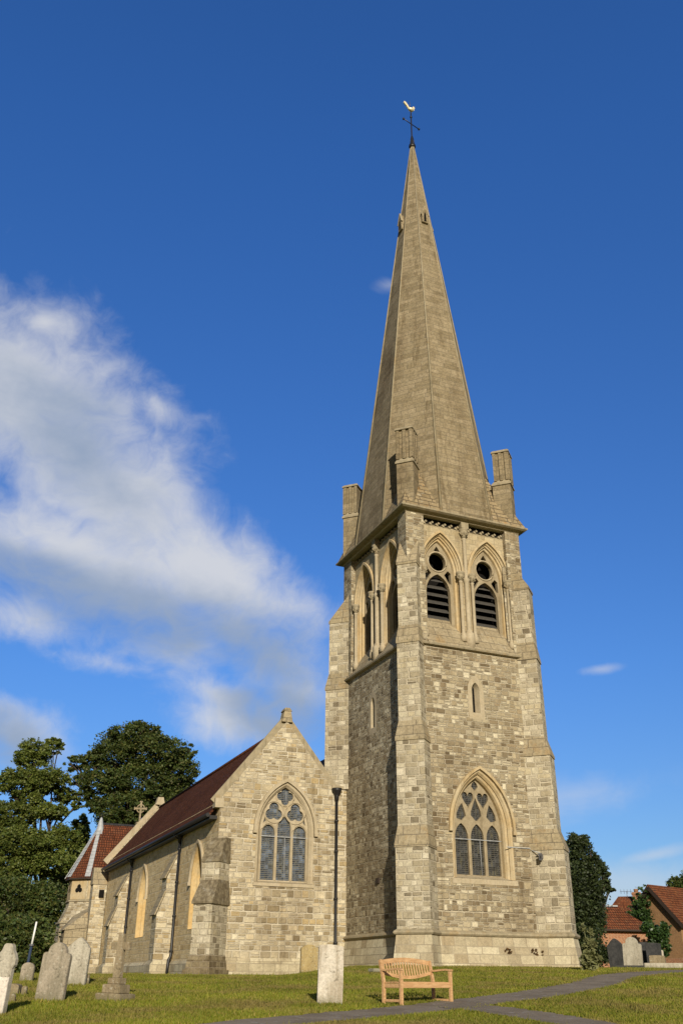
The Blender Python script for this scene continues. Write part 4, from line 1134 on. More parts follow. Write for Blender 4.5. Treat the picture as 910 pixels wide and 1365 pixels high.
# asphalt path, traced along the ground
def path_mat():
    m, nt, b = newmat('asphalt_path'); k = NT(nt)
    g = k.n('ShaderNodeNewGeometry'); P = g.outputs['Position']
    a = k.noise(P, 1.2, 5., .6); f = k.noise(P, 40., 4., .7); s_ = k.noise(P, 5., 4., .65)
    c = k.mix(k.smooth(a, .35, .65), (.19, .155, .115), (.25, .205, .155))
    c = k.mix(.6, c, k.ramp(f, [(.3, .6), (.5, 1.), (.7, 1.4)]), 'MULTIPLY')
    c = k.mix(k.smooth(s_, .585, .65), c, (.30, .27, .23))
    k.set(b.inputs['Base Color'], c); b.inputs['Specular IOR Level'].default_value = .03; k.set(b.inputs['Normal'], k.bump(f, .5, .01))
    return m
def smooth_poly(pts, n=10):
    out = []
    P_ = [pts[0]] + pts + [pts[-1]]
    for i in range(1, len(P_) - 2):
        for t in range(n):
            t_ = t / n
            a, b_, c, d_ = [Vector((p[0], p[1], 0)) for p in P_[i - 1:i + 3]]
            out.append(.5 * ((2 * b_) + (c - a) * t_ + (2 * a - 5 * b_ + 4 * c - d_) * t_ * t_ + (3 * b_ - a - 3 * c + d_) * t_ ** 3))
    out.append(Vector((pts[-1][0], pts[-1][1], 0)))
    return out
PATHMAT = path_mat()
def path_strip(name, mids, width, zoff):
    cl = smooth_poly(mids, 14)
    ws = width if isinstance(width, list) else [width] * len(cl)
    co = []; F = []
    K = 7
    for i, p in enumerate(cl):
        a = cl[max(0, i - 1)]; b_ = cl[min(len(cl) - 1, i + 1)]
        d_ = (b_ - a).normalized(); s = Vector((-d_.y, d_.x, 0))
        w_ = width[0] + (width[1] - width[0]) * i / (len(cl) - 1)
        jit = [.06 * math.sin(i * 1.7) + .04 * math.sin(i * .63 + 1), .06 * math.sin(i * 1.3 + 2) + .04 * math.sin(i * .51)]
        for q in range(K):
            f = q / (K - 1) - .5
            o_ = p + s * (f * w_ + (jit[0] if q == 0 else jit[1] if q == K - 1 else 0))
            co.append((o_.x, o_.y, gz(o_.x, o_.y) + zoff))
    for i in range(len(cl) - 1):
        for q in range(K - 1):
            F.append((i * K + q, i * K + q + 1, (i + 1) * K + q + 1, (i + 1) * K + q))
    ob = mesh_np(name, PATHMAT, np.array(co), np.array(F), smooth=True)
    tag(ob, None, None, kind='structure')
    return cl
gh = lambda x, y: (lambda h: (h.x, h.y))(ground_hit(x, y))
pA = [gh(350, 1364.9), gh(470, 1354), gh(560, 1345.5), gh(640, 1335.5), gh(720, 1325), gh(790, 1312), gh(835, 1300)]
last = pA[-1]; pA.append((last[0] + 6, last[1] + 2.2)); pA.append((last[0] + 16, last[1] + 4))
first = pA[0]; pA.insert(0, (first[0] - 5, first[1] - 2.2))
clA = path_strip('path', pA, (1.2, 1.5), .016)
pB = [gh(608, 1341.5), gh(650, 1346), gh(700, 1353), gh(752, 1362)]
l2 = pB[-1]; l1 = pB[-2]; dd_ = Vector((l2[0] - l1[0], l2[1] - l1[1], 0)).normalized(); pB.append((l2[0] + dd_.x * 5, l2[1] + dd_.y * 5))
clB = path_strip('path', pB, (1.15, 1.15), .021)

# grass blades on the near lawn
def grass():
    N = 300000
    # sample in camera polar coordinates so that density follows distance
    d_ = 16.2 + (44 - 16.2) * rng.random(N) ** 1.5
    az = YAW + np.radians(rng.uniform(-23, 23, N))
    x = CAM_C.x + d_ * np.sin(az) / np.cos(az - YAW); y = CAM_C.y + d_ * np.cos(az) / np.cos(az - YAW)
    keep = np.ones(N, bool)
    keep &= ~((x > -.4) & (y > -.4) & (x < 8) & (y < 9)); keep &= ~((x > -6.7) & (y > 6.9))
    keep &= ~((np.abs(x) < 1.0) & (np.abs(y) < 1.0)); keep &= ~((np.abs(x - 7.1) < .9) & (np.abs(y + .5) < .9))
    for cl, w in ((clA, .72), (clB, .60)):
        C2 = np.array([(p.x, p.y) for p in cl])
        for q in C2[::2]:
            keep &= ((x - q[0]) ** 2 + (y - q[1]) ** 2) > w * w * (.75 + .4 * rng.random(N))
    tx, ty = [], []
    for o_ in list(COL.objects):
        if o_.parent is None and o_.get('category') in ('gravestone', 'memorial', 'bench'):
            q = o_.location; a_ = o_.rotation_euler[2]
            hw = .34 if o_.get('category') == 'gravestone' else .40
            cx_, cy_ = q.x, q.y
            for _ in range(260):
                t_ = rng.uniform(-1, 1) * hw; s_ = rng.normal() * .05 + rng.choice([-.08, .08])
                tx.append(cx_ + math.cos(a_) * t_ - math.sin(a_) * s_); ty.append(cy_ + math.sin(a_) * t_ + math.cos(a_) * s_)
    for (xa, ya), (xb, yb), m_ in (((-.1, -.42), (6.6, -.42), 1500), ((-.42, 7.0), (-.42, .2), 900), ((-6.2, 7.0), (-.4, 7.0), 1500), ((-1.1, -.2), (-.2, -1.1), 500), ((6.8, -1.2), (7.7, -.9), 300), ((-6.65, 7.4), (-6.65, 30.), 1800)):
        f_ = rng.random(m_); tx += list(xa + (xb - xa) * f_ + rng.normal(size=m_) * .05); ty += list(ya + (yb - ya) * f_ + rng.normal(size=m_) * .05)
    n0_ = len(tx)
    for cl in (clA, clB):
        C2 = [(p.x, p.y) for p in cl]
        for i_ in range(len(C2) - 1):
            dx_, dy_ = C2[i_ + 1][0] - C2[i_][0], C2[i_ + 1][1] - C2[i_][1]; ln_ = math.hypot(dx_, dy_) + 1e-6
            for sg in (-1, 1):
                for _ in range(int(ln_ * 45)):
                    f_ = rng.random(); o2 = sg * (.66 + rng.normal() * .05 if cl is clA else .575 + rng.normal() * .04)
                    tx.append(C2[i_][0] + dx_ * f_ - dy_ / ln_ * o2); ty.append(C2[i_][1] + dy_ * f_ + dx_ / ln_ * o2)
    nt_ = len(tx); npath = nt_ - n0_
    x = np.concatenate([x[keep], np.array(tx)]); y = np.concatenate([y[keep], np.array(ty)])
    d_ = np.concatenate([d_[keep], np.hypot(np.array(tx) - CAM_C.x, np.array(ty) - CAM_C.y)]); n = len(x)
    z = ground_np(x, y)
    pat = .5 + .5 * np.sin(x * 1.9 + 1.3 * np.sin(y * 1.1)) * np.sin(y * 2.3 + np.sin(x * .7))
    h = (.020 + .035 * rng.random(n) + .02 * pat); h[-nt_:] *= 1.0 + 1.0 * rng.random(nt_); h[-npath:] = .02 + .03 * rng.random(npath); tall = rng.random(n) < .010; h[tall] *= 2.0; w = .006 + .009 * rng.random(n) + .0004 * d_
    t = rng.random(n) * 2 * PI; lean = (rng.random((n, 2)) - .5) * .07
    bx, by = np.cos(t) * w, np.sin(t) * w
    co = np.empty((n, 3, 3))
    co[:, 0] = np.stack([x - bx, y - by, z - .01], -1); co[:, 1] = np.stack([x + bx, y + by, z - .01], -1)
    co[:, 2] = np.stack([x + lean[:, 0], y + lean[:, 1], z + h], -1)
    m = leaf_mat('grass_blades', [(.13, .16, .010), (.175, .19, .014), (.23, .205, .026), (.14, .175, .011), (.31, .235, .06)], .3, .7)
    nt = m.node_tree; k = NT(nt); b = [q for q in nt.nodes if q.type == 'BSDF_PRINCIPLED'][0]
    src = b.inputs['Base Color'].links[0].from_socket
    g = k.n('ShaderNodeNewGeometry')
    dry = k.noise(g.outputs['Position'], .55, 5., .65)
    c = k.mix(k.m('MULTIPLY', k.smooth(dry, .46, .64), .75), src, (.24, .175, .06))
    k.set(b.inputs['Base Color'], c)
    ob = mesh_np('grass', m, co.reshape(-1, 3), np.arange(n * 3).reshape(n, 3))
    tag(ob, 'short green and sun-dried grass of the churchyard lawn', 'grass', kind='stuff')
grass()

# ------------------------------------------------------------------ bench
bp_ = ground_hit(535, 1341)
BN = empty('bench', (bp_.x, bp_.y, gz(bp_.x, bp_.y)), 'new pale teak garden bench with slatted arched back beside the path', 'bench', rz=math.radians(19))
# local: x along length (0..1.5), y to the back, front-left leg at origin
def bpart(name, fn, bevel=.006):
    mb = MB(); fn(mb); return mb.build(name, MAT['wood'], BN, world=False, bevel=bevel)
Lb, Db = 1.50, .50
for x in (0, Lb):
    bpart('leg', lambda m: m.box((x, 0, .31), (.065, .065, .66)))
    bpart('leg', lambda m: (m.beam((x, Db, -.03), (x, Db, .44), .065, .065, (1, 0, 0)), m.beam((x, Db, .43), (x, Db + .10, .84), .065, .065, (1, 0, 0))))
    def arm(m):
        pts = [(-.05, .655), (.10, .668), (.25, .66), (.42, .648), (.52, .645)]
        for (a, za), (b_, zb_) in zip(pts, pts[1:]): m.beam((x, a, za), (x, b_, zb_), .075, .035)
    bpart('armrest', arm, 0)
    bpart('stretcher', lambda m: m.box((x, Db / 2, .09), (.035, Db - .06, .05)))
    bpart('side_rail', lambda m: m.box((x, Db / 2, .36), (.03, Db - .06, .08)))
bpart('front_rail', lambda m: m.box((Lb / 2, 0, .365), (Lb - .06, .035, .09)))
def seat(m):
    for i in range(6): m.box((Lb / 2, .03 + i * .085, .425 - .004 * abs(i - 2.5)), (Lb + .02 if i else Lb - .08, .07, .022))
bpart('seat', seat, .003)
bk = lambda x, s: (x, Db + .02 + (s - .43) * .245, s)
def toprail(m):
    for i in range(16):
        t0, t1 = i / 16, (i + 1) / 16
        f = lambda t: .795 + .055 * math.sin(PI * t)
        m.beam(bk(.03 + t0 * (Lb - .06), f(t0)), bk(.03 + t1 * (Lb - .06), f(t1)), .035, .085)
bpart('top_rail', toprail, 0)
def lowrail(m):
    for i in range(16):
        t0, t1 = i / 16, (i + 1) / 16
        f = lambda t: .60 - .085 * math.sin(PI * t)
        m.beam(bk(.03 + t0 * (Lb - .06), f(t0)), bk(.03 + t1 * (Lb - .06), f(t1)), .032, .06)
bpart('bottom_rail', lowrail, 0)
for i in range(17):
    t = (i + .8) / 17.6
    x = .03 + t * (Lb - .06)
    bpart('back_slat', lambda m: m.beam(bk(x, .60 - .085 * math.sin(PI * t) + .01), bk(x, .795 + .055 * math.sin(PI * t) - .02), .036, .014, (0, 1, 0)), 0)

# ------------------------------------------------------------------ gravestones
def outline(kind, w, h):
    L = []
    if kind == 'round':
        L = [(-w / 2, 0), (w / 2, 0), (w / 2, h - w / 2 * .75)]
        for i in range(1, 12):
            t = PI * i / 12; L.append((w / 2 * math.cos(t), h - w / 2 * .75 + w / 2 * .75 * math.sin(t)))
        L.append((-w / 2, h - w / 2 * .75))
    elif kind == 'shoulder':
        s = h - w * .36
        L = [(-w / 2, 0), (w / 2, 0), (w / 2, s - .02), (w * .44, s + .03), (w * .34, s + .03)]
        for i in range(0, 11):
            t = PI * i / 10; L.append((w * .33 * math.cos(t), s + .04 + (w * .36 - .04) * math.sin(t)))
        L += [(-w * .34, s + .03), (-w * .44, s + .03), (-w / 2, s - .02)]
    elif kind == 'pointed':
        s = h - w * .42
        L = [(-w / 2, 0), (w / 2, 0), (w / 2, s)]
        for i in range(1, 8): L.append((w / 2 * (1 - i / 8) ** .75, s + w * .42 * (i / 8)))
        L.append((0, h))
        for i in range(7, 0, -1): L.append((-w / 2 * (1 - i / 8) ** .75, s + w * .42 * (i / 8)))
        L.append((-w / 2, s))
    elif kind == 'flat':
        L = [(-w / 2, 0), (w / 2, 0), (w / 2, h - .03), (w * .2, h - .005), (-w * .1, h), (-w / 2 + .03, h - .01), (-w / 2, h - .04)]
    elif kind == 'segment':
        L = [(-w / 2, 0), (w / 2, 0), (w / 2, h - .12)]
        for i in range(1, 10):
            f = 1 - 2 * i / 10; L.append((f * w * .42, h - .09 * f * f))
        L.append((-w / 2, h - .12))
    elif kind == 'baroque':
        L = [(-w / 2 * .78, 0), (w / 2 * .78, 0), (w / 2 * .78, h * .66), (w / 2 * .98, h * .69), (w / 2, h * .78), (w * .40, h * .86), (w * .30, h * .90), (w * .22, h * .985), (w * .12, h),
             (-w * .12, h), (-w * .22, h * .985), (-w * .30, h * .90), (-w * .40, h * .86), (-w / 2, h * .78), (-w / 2 * .98, h * .69), (-w / 2 * .78, h * .66)]
    return L
def stone(px, py, kind, w, h, th, mat, label, rz=.2, tilt=0., lean=0., name='gravestone', pos=None, group='old headstones in the churchyard', sink=.12):
    p = ground_hit(px, py) if pos is None else Vector(pos)
    L = [(u, z - sink if z == 0 else z) for u, z in outline(kind, w, h)]
    mb = MB(); mb.hexa([(u, -th / 2, z) for u, z in L], [(u, th / 2, z) for u, z in L])
    ob = mb.build(name, mat, None, bevel=.012)
    ob.location = (p.x, p.y, gz(p.x, p.y)); ob.rotation_euler = (tilt, lean, rz)
    tag(ob, label, 'gravestone', group)
    return ob
RZV = -YAW        # rotation that faces the camera squarely
stone(439, 1339, 'flat', .52, 1.10, .11, MAT['g_white'], 'tall plain whitish headstone left of the wooden bench', RZV + .15, 0, .025)
pg = at_dist(411, 1299, 40.0)
stone(0, 0, 'segment', .72, 1.05, .12, MAT['g_gold'], 'ochre brown headstone standing close to the gable wall', .05, 0, .02, pos=(pg.x, pg.y, 0))
stone(66, 1334, 'shoulder', .64, 1.10, .12, MAT['g_grey'], 'large grey round shouldered headstone in front of the pale pointed one', RZV - .25, -.02, .06)
stone(98, 1313.5, 'pointed', .62, 1.12, .12, MAT['g_pale'], 'pale lichen spotted pointed headstone behind the grey shouldered one', RZV - .15, -.02, .05)
stone(35, 1308, 'round', .36, .46, .1, MAT['g_grey'], 'small round topped headstone near the pole and hedge', RZV - .1, 0, .03)
es = stone(-4, 1353, 'baroque', .40, 1.14, .11, MAT['g_pale'], 'scroll topped headstone with a whitened lower half at the far left edge', RZV - .3, 0, .05)
pn = MB(); pn.box((0, -.068, .27), (.318, .024, .66)); pn.build('white_panel', MAT['g_pinkwhite'], es, world=False)
# low broken kerb stones behind the edge stone
for i, (x, y, w, h, lab) in enumerate(((18, 1326, .28, .22, 'low broken brown stump of a gravestone beside the edge headstone'), (32, 1327, .11, .19, 'thin upright footstone beside the low brown stump'),
                                       (15, 1336, .16, .16, 'tiny rounded footstone in the grass at the left edge'), (116, 1313, .1, .25, 'small pinkish footstone right of the pale pointed headstone'))):
    stone(x, y, 'flat' if i == 0 else 'round', w, h, .1 if i else .3, MAT['g_brown'], lab, RZV, name='footstone', group='small footstones', sink=.05)
# memorial cross on three steps
cp_ = ground_hit(153, 1333.5)
CR = empty('memorial_cross', (cp_.x, cp_.y, gz(cp_.x, cp_.y)), 'brown stone memorial cross on three stepped plinths in the grass', 'memorial', rz=RZV - .45)
CR.rotation_euler = (0, .03, RZV - .45)
for nm, wd, z0, z1 in (('bottom_step', .66, -.15, .13), ('middle_step', .46, .13, .30), ('top_step', .31, .30, .42)):
    mb = MB(); mb.box((0, 0, (z0 + z1) / 2), (wd, wd * .8, z1 - z0)); mb.build(nm, MAT['g_brown'], CR, world=False, bevel=.015)
mb = MB(); mb.hexa([(-.095, -.06, .42), (.095, -.06, .42), (.095, .06, .42), (-.095, .06, .42)], [(-.075, -.05, 1.27), (.075, -.05, 1.27), (.075, .05, 1.27), (-.075, .05, 1.27)])
mb.build('cross_shaft', MAT['g_brown'], CR, world=False, bevel=.01)
mb = MB(); mb.box((0, 0, 1.03), (.50, .094, .15)); mb.build('cross_arm', MAT['g_brown'], CR, world=False, bevel=.01)
# low slab left of the bench
ps = ground_hit(502, 1296.5); mb = MB(); mb.box((0, 0, .04), (.5, .3, .10))
ob = mb.build('ledger_slab', MAT['g_pale'], None, bevel=.01); ob.location = (ps.x, ps.y, gz(ps.x, ps.y) + .03); ob.rotation_euler = (0, 0, .2)
tag(ob, 'low flat stone slab on the grass behind the bench', 'slab')
# right-hand group, further off beyond the path
def farpos(px, D_):
    p = at_dist(px, 1290, D_); return (p.x, p.y, 0)
stone(0, 0, 'shoulder', .86, 1.38, .16, MAT['g_pale'], 'pale headstone in sunlight at the end of the path', RZV - .55, 0, .04, pos=farpos(844, 49))
stone(0, 0, 'pointed', .85, 1.45, .16, MAT['g_shaded'], 'dark shaded pointed headstone under the yew', RZV - .6, 0, -.05, pos=farpos(824, 54))
stone(0, 0, 'segment', .95, 1.25, .2, MAT['g_shaded'], 'headstone darkened in colour for shade behind the sunlit pale one', RZV - .5, 0, .0, pos=farpos(861, 53))
stone(0, 0, 'flat', .7, 1.2, .2, MAT['g_shaded'], 'slab headstone darkened in colour for shade standing before the ivy', RZV - .5, 0, .02, pos=farpos(873, 52))
stone(0, 0, 'flat', .42, .95, .2, MAT['g_white'], 'small bluish white headstone near the house corner', RZV - .4, 0, .03, pos=farpos(880, 56))
stone(0, 0, 'flat', .7, .62, .45, MAT['g_brown'], 'squat brown tomb block near the house corner', RZV - .4, 0, 0, name='tomb_block', pos=farpos(877, 50))
mb = MB(); mb.box((0, 0, .12), (1.7, .7, .28)); ob = mb.build('ledger_slab', MAT['g_pale'], None, bevel=.02)
p = farpos(886, 46); ob.location = (p[0], p[1], gz(p[0], p[1])); ob.rotation_euler = (0, 0, RZV - .3); tag(ob, 'long low stone slab lying on the grass at the right', 'slab')
mb = MB(); mb.box((0, 0, .08), (1.5, .5, .2)); ob = mb.build('kerb_slab', MAT['g_shaded'], None, bevel=.02)
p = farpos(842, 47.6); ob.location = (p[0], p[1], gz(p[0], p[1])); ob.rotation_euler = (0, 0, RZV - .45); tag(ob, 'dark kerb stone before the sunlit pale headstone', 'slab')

# ------------------------------------------------------------------ pole at the left
pp = at_dist(36, 1300, 46); PO = empty('pole', (pp.x, pp.y, gz(pp.x, pp.y)), 'thin white pole with a dark blue lower sleeve before the hedge', 'pole')
mb = MB(); mb.tube([(.02, 0, 1.15), (.09, .0, 2.1)], [.045, .04], 10); mb.build('upper_post', MAT['white'], PO, world=False)
mb = MB(); mb.tube([(-.06, 0, -.2), (.02, 0, 1.18)], [.065, .06], 10); mb.build('lower_sleeve', MAT['navy'], PO, world=False)
mb = MB(); mb.lathe((.02, 0, 0), [(.08, 1.12), (.11, 1.14), (.11, 1.19), (.06, 1.21)], 10); mb.build('collar', MAT['grey'], PO, world=False)

# ------------------------------------------------------------------ trees
def leaves(name, mat, blobs, n, size, parent, clump=26, flat=.0, seed=1, spread=.26):
    r = np.random.default_rng(seed)
    vol = np.array([b[1][0] * b[1][1] + b[1][1] * b[1][2] + b[1][0] * b[1][2] for b in blobs]); vol = vol / vol.sum()
    C_ = []
    for (c, rad), f in zip(blobs, vol):
        nc = max(6, int(n * f / clump))
        v = r.normal(size=(nc, 3)); v /= np.linalg.norm(v, axis=1)[:, None]
        rr = .50 + .62 * r.random(nc) ** .7
        cc = np.array(c) + v * rr[:, None] * np.array(rad)
        ms = (rad[0] * rad[1] * rad[2]) ** (1 / 3)
        sc_ = spread * ms * (.5 + r.random(nc))
        k_ = r.normal(size=(nc, clump, 3)) * sc_[:, None, None] * np.array([.62, .62, .42])
        C_.append((cc[:, None] + k_).reshape(-1, 3))
    P_ = np.concatenate(C_); m_ = len(P_)
    a = r.normal(size=(m_, 3)); a[:, 2] *= .6; a /= np.linalg.norm(a, axis=1)[:, None]
    b_ = r.normal(size=(m_, 3)); b_ -= a * (a * b_).sum(1)[:, None]; b_ /= np.linalg.norm(b_, axis=1)[:, None]
    s = size * (.55 + .9 * r.random(m_))[:, None]
    co = np.stack([P_ - a * s, P_ + b_ * s * .55 + a * s * .1, P_ + a * s, P_ - b_ * s * .55 + a * s * .1], 1)
    o_ = np.array(parent.location)
    return mesh_np(name, mat, co.reshape(-1, 3) - o_, np.arange(m_ * 4).reshape(m_, 4), parent=parent)
def tree(base, blobs, label, mat, n, size, trunk_r=.4, name='tree', group=None, seed=1, clump=26, spread=.26, trunk_top=None, limbs=True):
    b = Vector(base); T = empty(name, b, label, 'tree', group)
    r = random.Random(seed)
    cen = sum((Vector(q[0]) for q in blobs), Vector()) / len(blobs)
    top = Vector(trunk_top) if trunk_top else Vector((cen.x, cen.y, b.z + (cen.z - b.z) * .8))
    mb = MB()
    k1 = b.lerp(top, .35) + Vector((r.uniform(-.3, .3), r.uniform(-.3, .3), 0)); k2 = b.lerp(top, .7) + Vector((r.uniform(-.4, .4), r.uniform(-.4, .4), 0))
    mb.tube([b + Vector((0, 0, -.3)), b + Vector((0, 0, .5)), k1, k2, top], [trunk_r * 1.4, trunk_r, trunk_r * .8, trunk_r * .6, trunk_r * .35], 9)
    if limbs:
        for c, rad in blobs:
            c = Vector(c); st = k1.lerp(top, r.random())
            m1 = st.lerp(c, .5) + Vector((r.uniform(-.5, .5), r.uniform(-.5, .5), r.uniform(-.2, .6)))
            mb.tube([st, m1, c], [trunk_r * .38, trunk_r * .24, trunk_r * .1], 6)
            for _ in range(5):
                e = c + Vector((r.uniform(-1, 1) * rad[0] * .95, r.uniform(-1, 1) * rad[1] * .95, r.uniform(-.6, 1.0) * rad[2] * .95))
                mb.tube([m1.lerp(c, .6), m1.lerp(c, .8).lerp(e, .5), e], [trunk_r * .14, trunk_r * .09, trunk_r * .03], 5)
    mb.build('trunk', MAT['bark'], T)
    leaves('crown', mat, blobs, n, size, T, seed=seed, clump=clump, spread=spread)
    return T
def blob(px, py, D_, rx, rz, ry=None):
    """crown lobe seen at photo pixel px,py at distance D_; radii in photo pixels"""
    p = at_dist(px, py, D_); s = (p - CAM_C).dot(CAM_R[2]) / CAM_F
    return ((p.x, p.y, p.z), (rx * s, (ry or rx) * s, rz * s))
def gpos(px, D_):
    p = at_dist(px, 1300, D_); return (p.x, p.y, gz(p.x, p.y))

# tall sycamore behind the aisle
tree(gpos(185, 98), [blob(175, 985, 98, 34, 16), blob(148, 1005, 97, 26, 20), blob(205, 1004, 98, 38, 22), blob(238, 1030, 99, 26, 18), blob(132, 1042, 96, 22, 18), blob(185, 1045, 98, 40, 26),
      blob(226, 1068, 100, 36, 22), blob(160, 1080, 97, 32, 22), blob(122, 1014, 97, 16, 12), blob(205, 1095, 99, 40, 24), blob(247, 1003, 99, 13, 11), blob(126, 1072, 96, 13, 11), blob(190, 972, 98, 22, 8), blob(102, 1018, 98, 15, 9), blob(97, 1040, 98, 12, 7), blob(112, 1058, 97, 12, 9), blob(252, 1020, 99, 8, 6)],
     'broad dark sycamore rising behind the aisle roof', MAT['leaf_dark'], 110000, .125, .55, seed=3, clump=64, spread=.185)
tree(gpos(62, 96), [blob(45, 1006, 96, 22, 17), blob(72, 994, 97, 12, 11), blob(18, 1042, 95, 22, 16), blob(56, 1040, 96, 30, 16), blob(86, 1060, 97, 17, 9), blob(16, 1086, 95, 28, 16), blob(66, 1082, 96, 24, 10), blob(28, 1124, 94, 42, 18),
      blob(82, 1118, 96, 24, 15), blob(62, 1150, 95, 40, 14), blob(6, 1160, 94, 34, 20), blob(98, 1150, 98, 10, 14), blob(40, 1066, 96, 20, 9), blob(104, 1072, 97, 9, 7)],
     'tall open crowned tree at the left edge of the churchyard', MAT['leaf_lit'], 100000, .115, .42, seed=5, clump=60, spread=.185)
tree(gpos(100, 104), [blob(108, 1130, 104, 11, 22), blob(92, 1180, 102, 22, 22), blob(108, 1100, 106, 9, 12)], 'slender tree between the left edge tree and the vestry', MAT['leaf_lit'], 16000, .15, .25, seed=8, clump=30, spread=.22)
tree(gpos(20, 70), [blob(8, 1200, 90, 40, 26), blob(60, 1205, 90, 34, 26), blob(-10, 1250, 72, 34, 30), blob(32, 1255, 71, 36, 30), blob(66, 1245, 90, 26, 32), blob(62, 1285, 84, 30, 16), blob(14, 1288, 70, 36, 14), blob(84, 1265, 100, 14, 30)],
     'dense dark hedge of shrubs behind the left gravestones', MAT['leaf_dark'], 60000, .12, .2, name='hedge', seed=9, clump=30)
# yew behind the tower
tree(gpos(778, 62), [blob(766, 1135, 62, 13, 20), blob(773, 1165, 62, 19, 22), blob(782, 1200, 62, 20, 26), blob(772, 1240, 62, 24, 34), blob(793, 1158, 63, 13, 13), blob(804, 1180, 63, 10, 7), blob(794, 1222, 63, 12, 20), blob(782, 1272, 61, 24, 16), blob(755, 1200, 61, 24, 50), blob(772, 1122, 62, 12, 8), blob(812, 1186, 63, 7, 4), blob(806, 1166, 63, 6, 5), blob(788, 1140, 62, 8, 9)],
     'dark yew tree standing behind the tower corner', MAT['leaf_yew'], 70000, .075, .3, seed=12, clump=40, spread=.30)
tree(gpos(905, 120), [blob(903, 1182, 120, 12, 12), blob(915, 1200, 120, 22, 20), blob(930, 1180, 120, 20, 20)], 'dark tree rising behind the house at the right edge', MAT['leaf_dark'], 14000, .17, .3, seed=14)
# distant tree line far off behind everything
for i, (px, D_, h, lab) in enumerate(((110, 150, 9, 'far round tree glimpsed left of the vestry'), (-60, 120, 12, 'far tree beyond the left edge'), (815, 150, 6, 'far low tree behind the brick outbuilding'))):
    g_ = gpos(px, D_)
    tree(g_, [((g_[0], g_[1], g_[2] + h * .62), (h * .36, h * .36, h * .38)), ((g_[0] + h * .25, g_[1], g_[2] + h * .5), (h * .25, h * .25, h * .28)), ((g_[0] - h * .25, g_[1], g_[2] + h * .45), (h * .25, h * .25, h * .28))],
         lab, MAT['leaf_dark'], 6000, .3, .3, seed=20 + i)

# tall plant at the foot of the tower, weeds in the plinth
p = ground_hit(787, 1294.5); PL = empty('mullein_plant', (p.x, p.y, gz(p.x, p.y)), 'tall leafy pale green plant at the tower corner', 'plant')
leaves('foliage', MAT['leaf_plant'], [((p.x, p.y, p.z + .35), (.30, .25, .35)), ((p.x + .05, p.y, p.z + .8), (.22, .2, .3)), ((p.x - .12, p.y, p.z + 1.2), (.08, .08, .25)), ((p.x + .16, p.y, p.z + 1.15), (.07, .07, .25))], 900, .085, PL, clump=12, seed=3)
mb = MB()
for dx, h in ((-.12, 1.5), (.16, 1.45), (.0, 1.0)): mb.tube([(0, 0, -.05), (dx * .5, 0, h * .5), (dx, 0, h)], [.025, .02, .01], 6)
mb.build('stem', MAT['leaf_plant'], PL, world=False)
for i, (x, y, lab) in enumerate(((676, 1267, 'reddish dry weed in the plinth joint, left one'), (712, 1268, 'reddish dry weed in the plinth joint, middle one'), (724, 1270, 'reddish dry weed in the plinth joint, right one'))):
    p = on_plane(x, y, 'y', -.20); wd = empty('wall_weed', p, lab, 'weed', 'weeds in the tower plinth')
    leaves('foliage', MAT['leaf_fern'], [((p.x, p.y, p.z), (.13, .05, .10)), ((p.x + .1, p.y, p.z - .05), (.09, .05, .12))], 150, .04, wd, clump=10, seed=30 + i)

# ------------------------------------------------------------------ houses at the right
def house_frame(px, py, D_, rz):
    p = at_dist(px, py, D_); z = gz(p.x, p.y)
    return p, z
# brick outbuilding: front wall faces the camera
def obox(frm, a, b_, z0, z1, d0, d1): pass
oA = at_dist(795, 1290, 70); oB = at_dist(872, 1290, 72)
U = Vector((oB.x - oA.x, oB.y - oA.y, 0)).normalized(); Nn = Vector((U.y, -U.x, 0)); zb = gz(oA.x, oA.y)
Lw = (oB - oA).length
OB = empty('outbuilding', (oA.x, oA.y, zb), 'low red brick outbuilding with a mossy red tile roof beyond the graves', 'outbuilding')
off = Vector((oA.x, oA.y, 0))
q = lambda u, d, z: off + U * u - Nn * d + Vector((0, 0, z))
ze = at_dist(840, 1236.5, 70.7).z; zr = at_dist(830, 1208, 73).z
mb = MB(); mb.hexa([q(-3, 0, zb - 1), q(Lw, 0, zb - 1), q(Lw, 5, zb - 1), q(-3, 5, zb - 1)], [q(-3, 0, ze), q(Lw, 0, ze), q(Lw, 5, ze), q(-3, 5, ze)]); mb.build('wall', MAT['brick'], OB)
mb = MB(); mb.hexa([q(-3.4, -.3, ze - .12), q(Lw + .3, -.3, ze - .12), q(Lw + .3, 5.3, ze - .12), q(-3.4, 5.3, ze - .12)], [q(-3.4, 2.5, zr), q(Lw - .9, 2.5, zr), q(Lw - .9, 2.6, zr), q(-3.4, 2.6, zr)]); RFO = mb.build('roof', MAT['roof_red'], OB)
mb = MB(); mb.beam(q(-3.4, 2.5, zr + .08), q(Lw - .9, 2.5, zr + .06), .22, .09); mb.build('ridge', MAT['lead'], RFO)
mb = MB(); mb.beam(q(-3.4, -.32, ze - .16), q(Lw + .3, -.32, ze - .16), .12, .12); mb.build('gutter', MAT['timber'], OB)
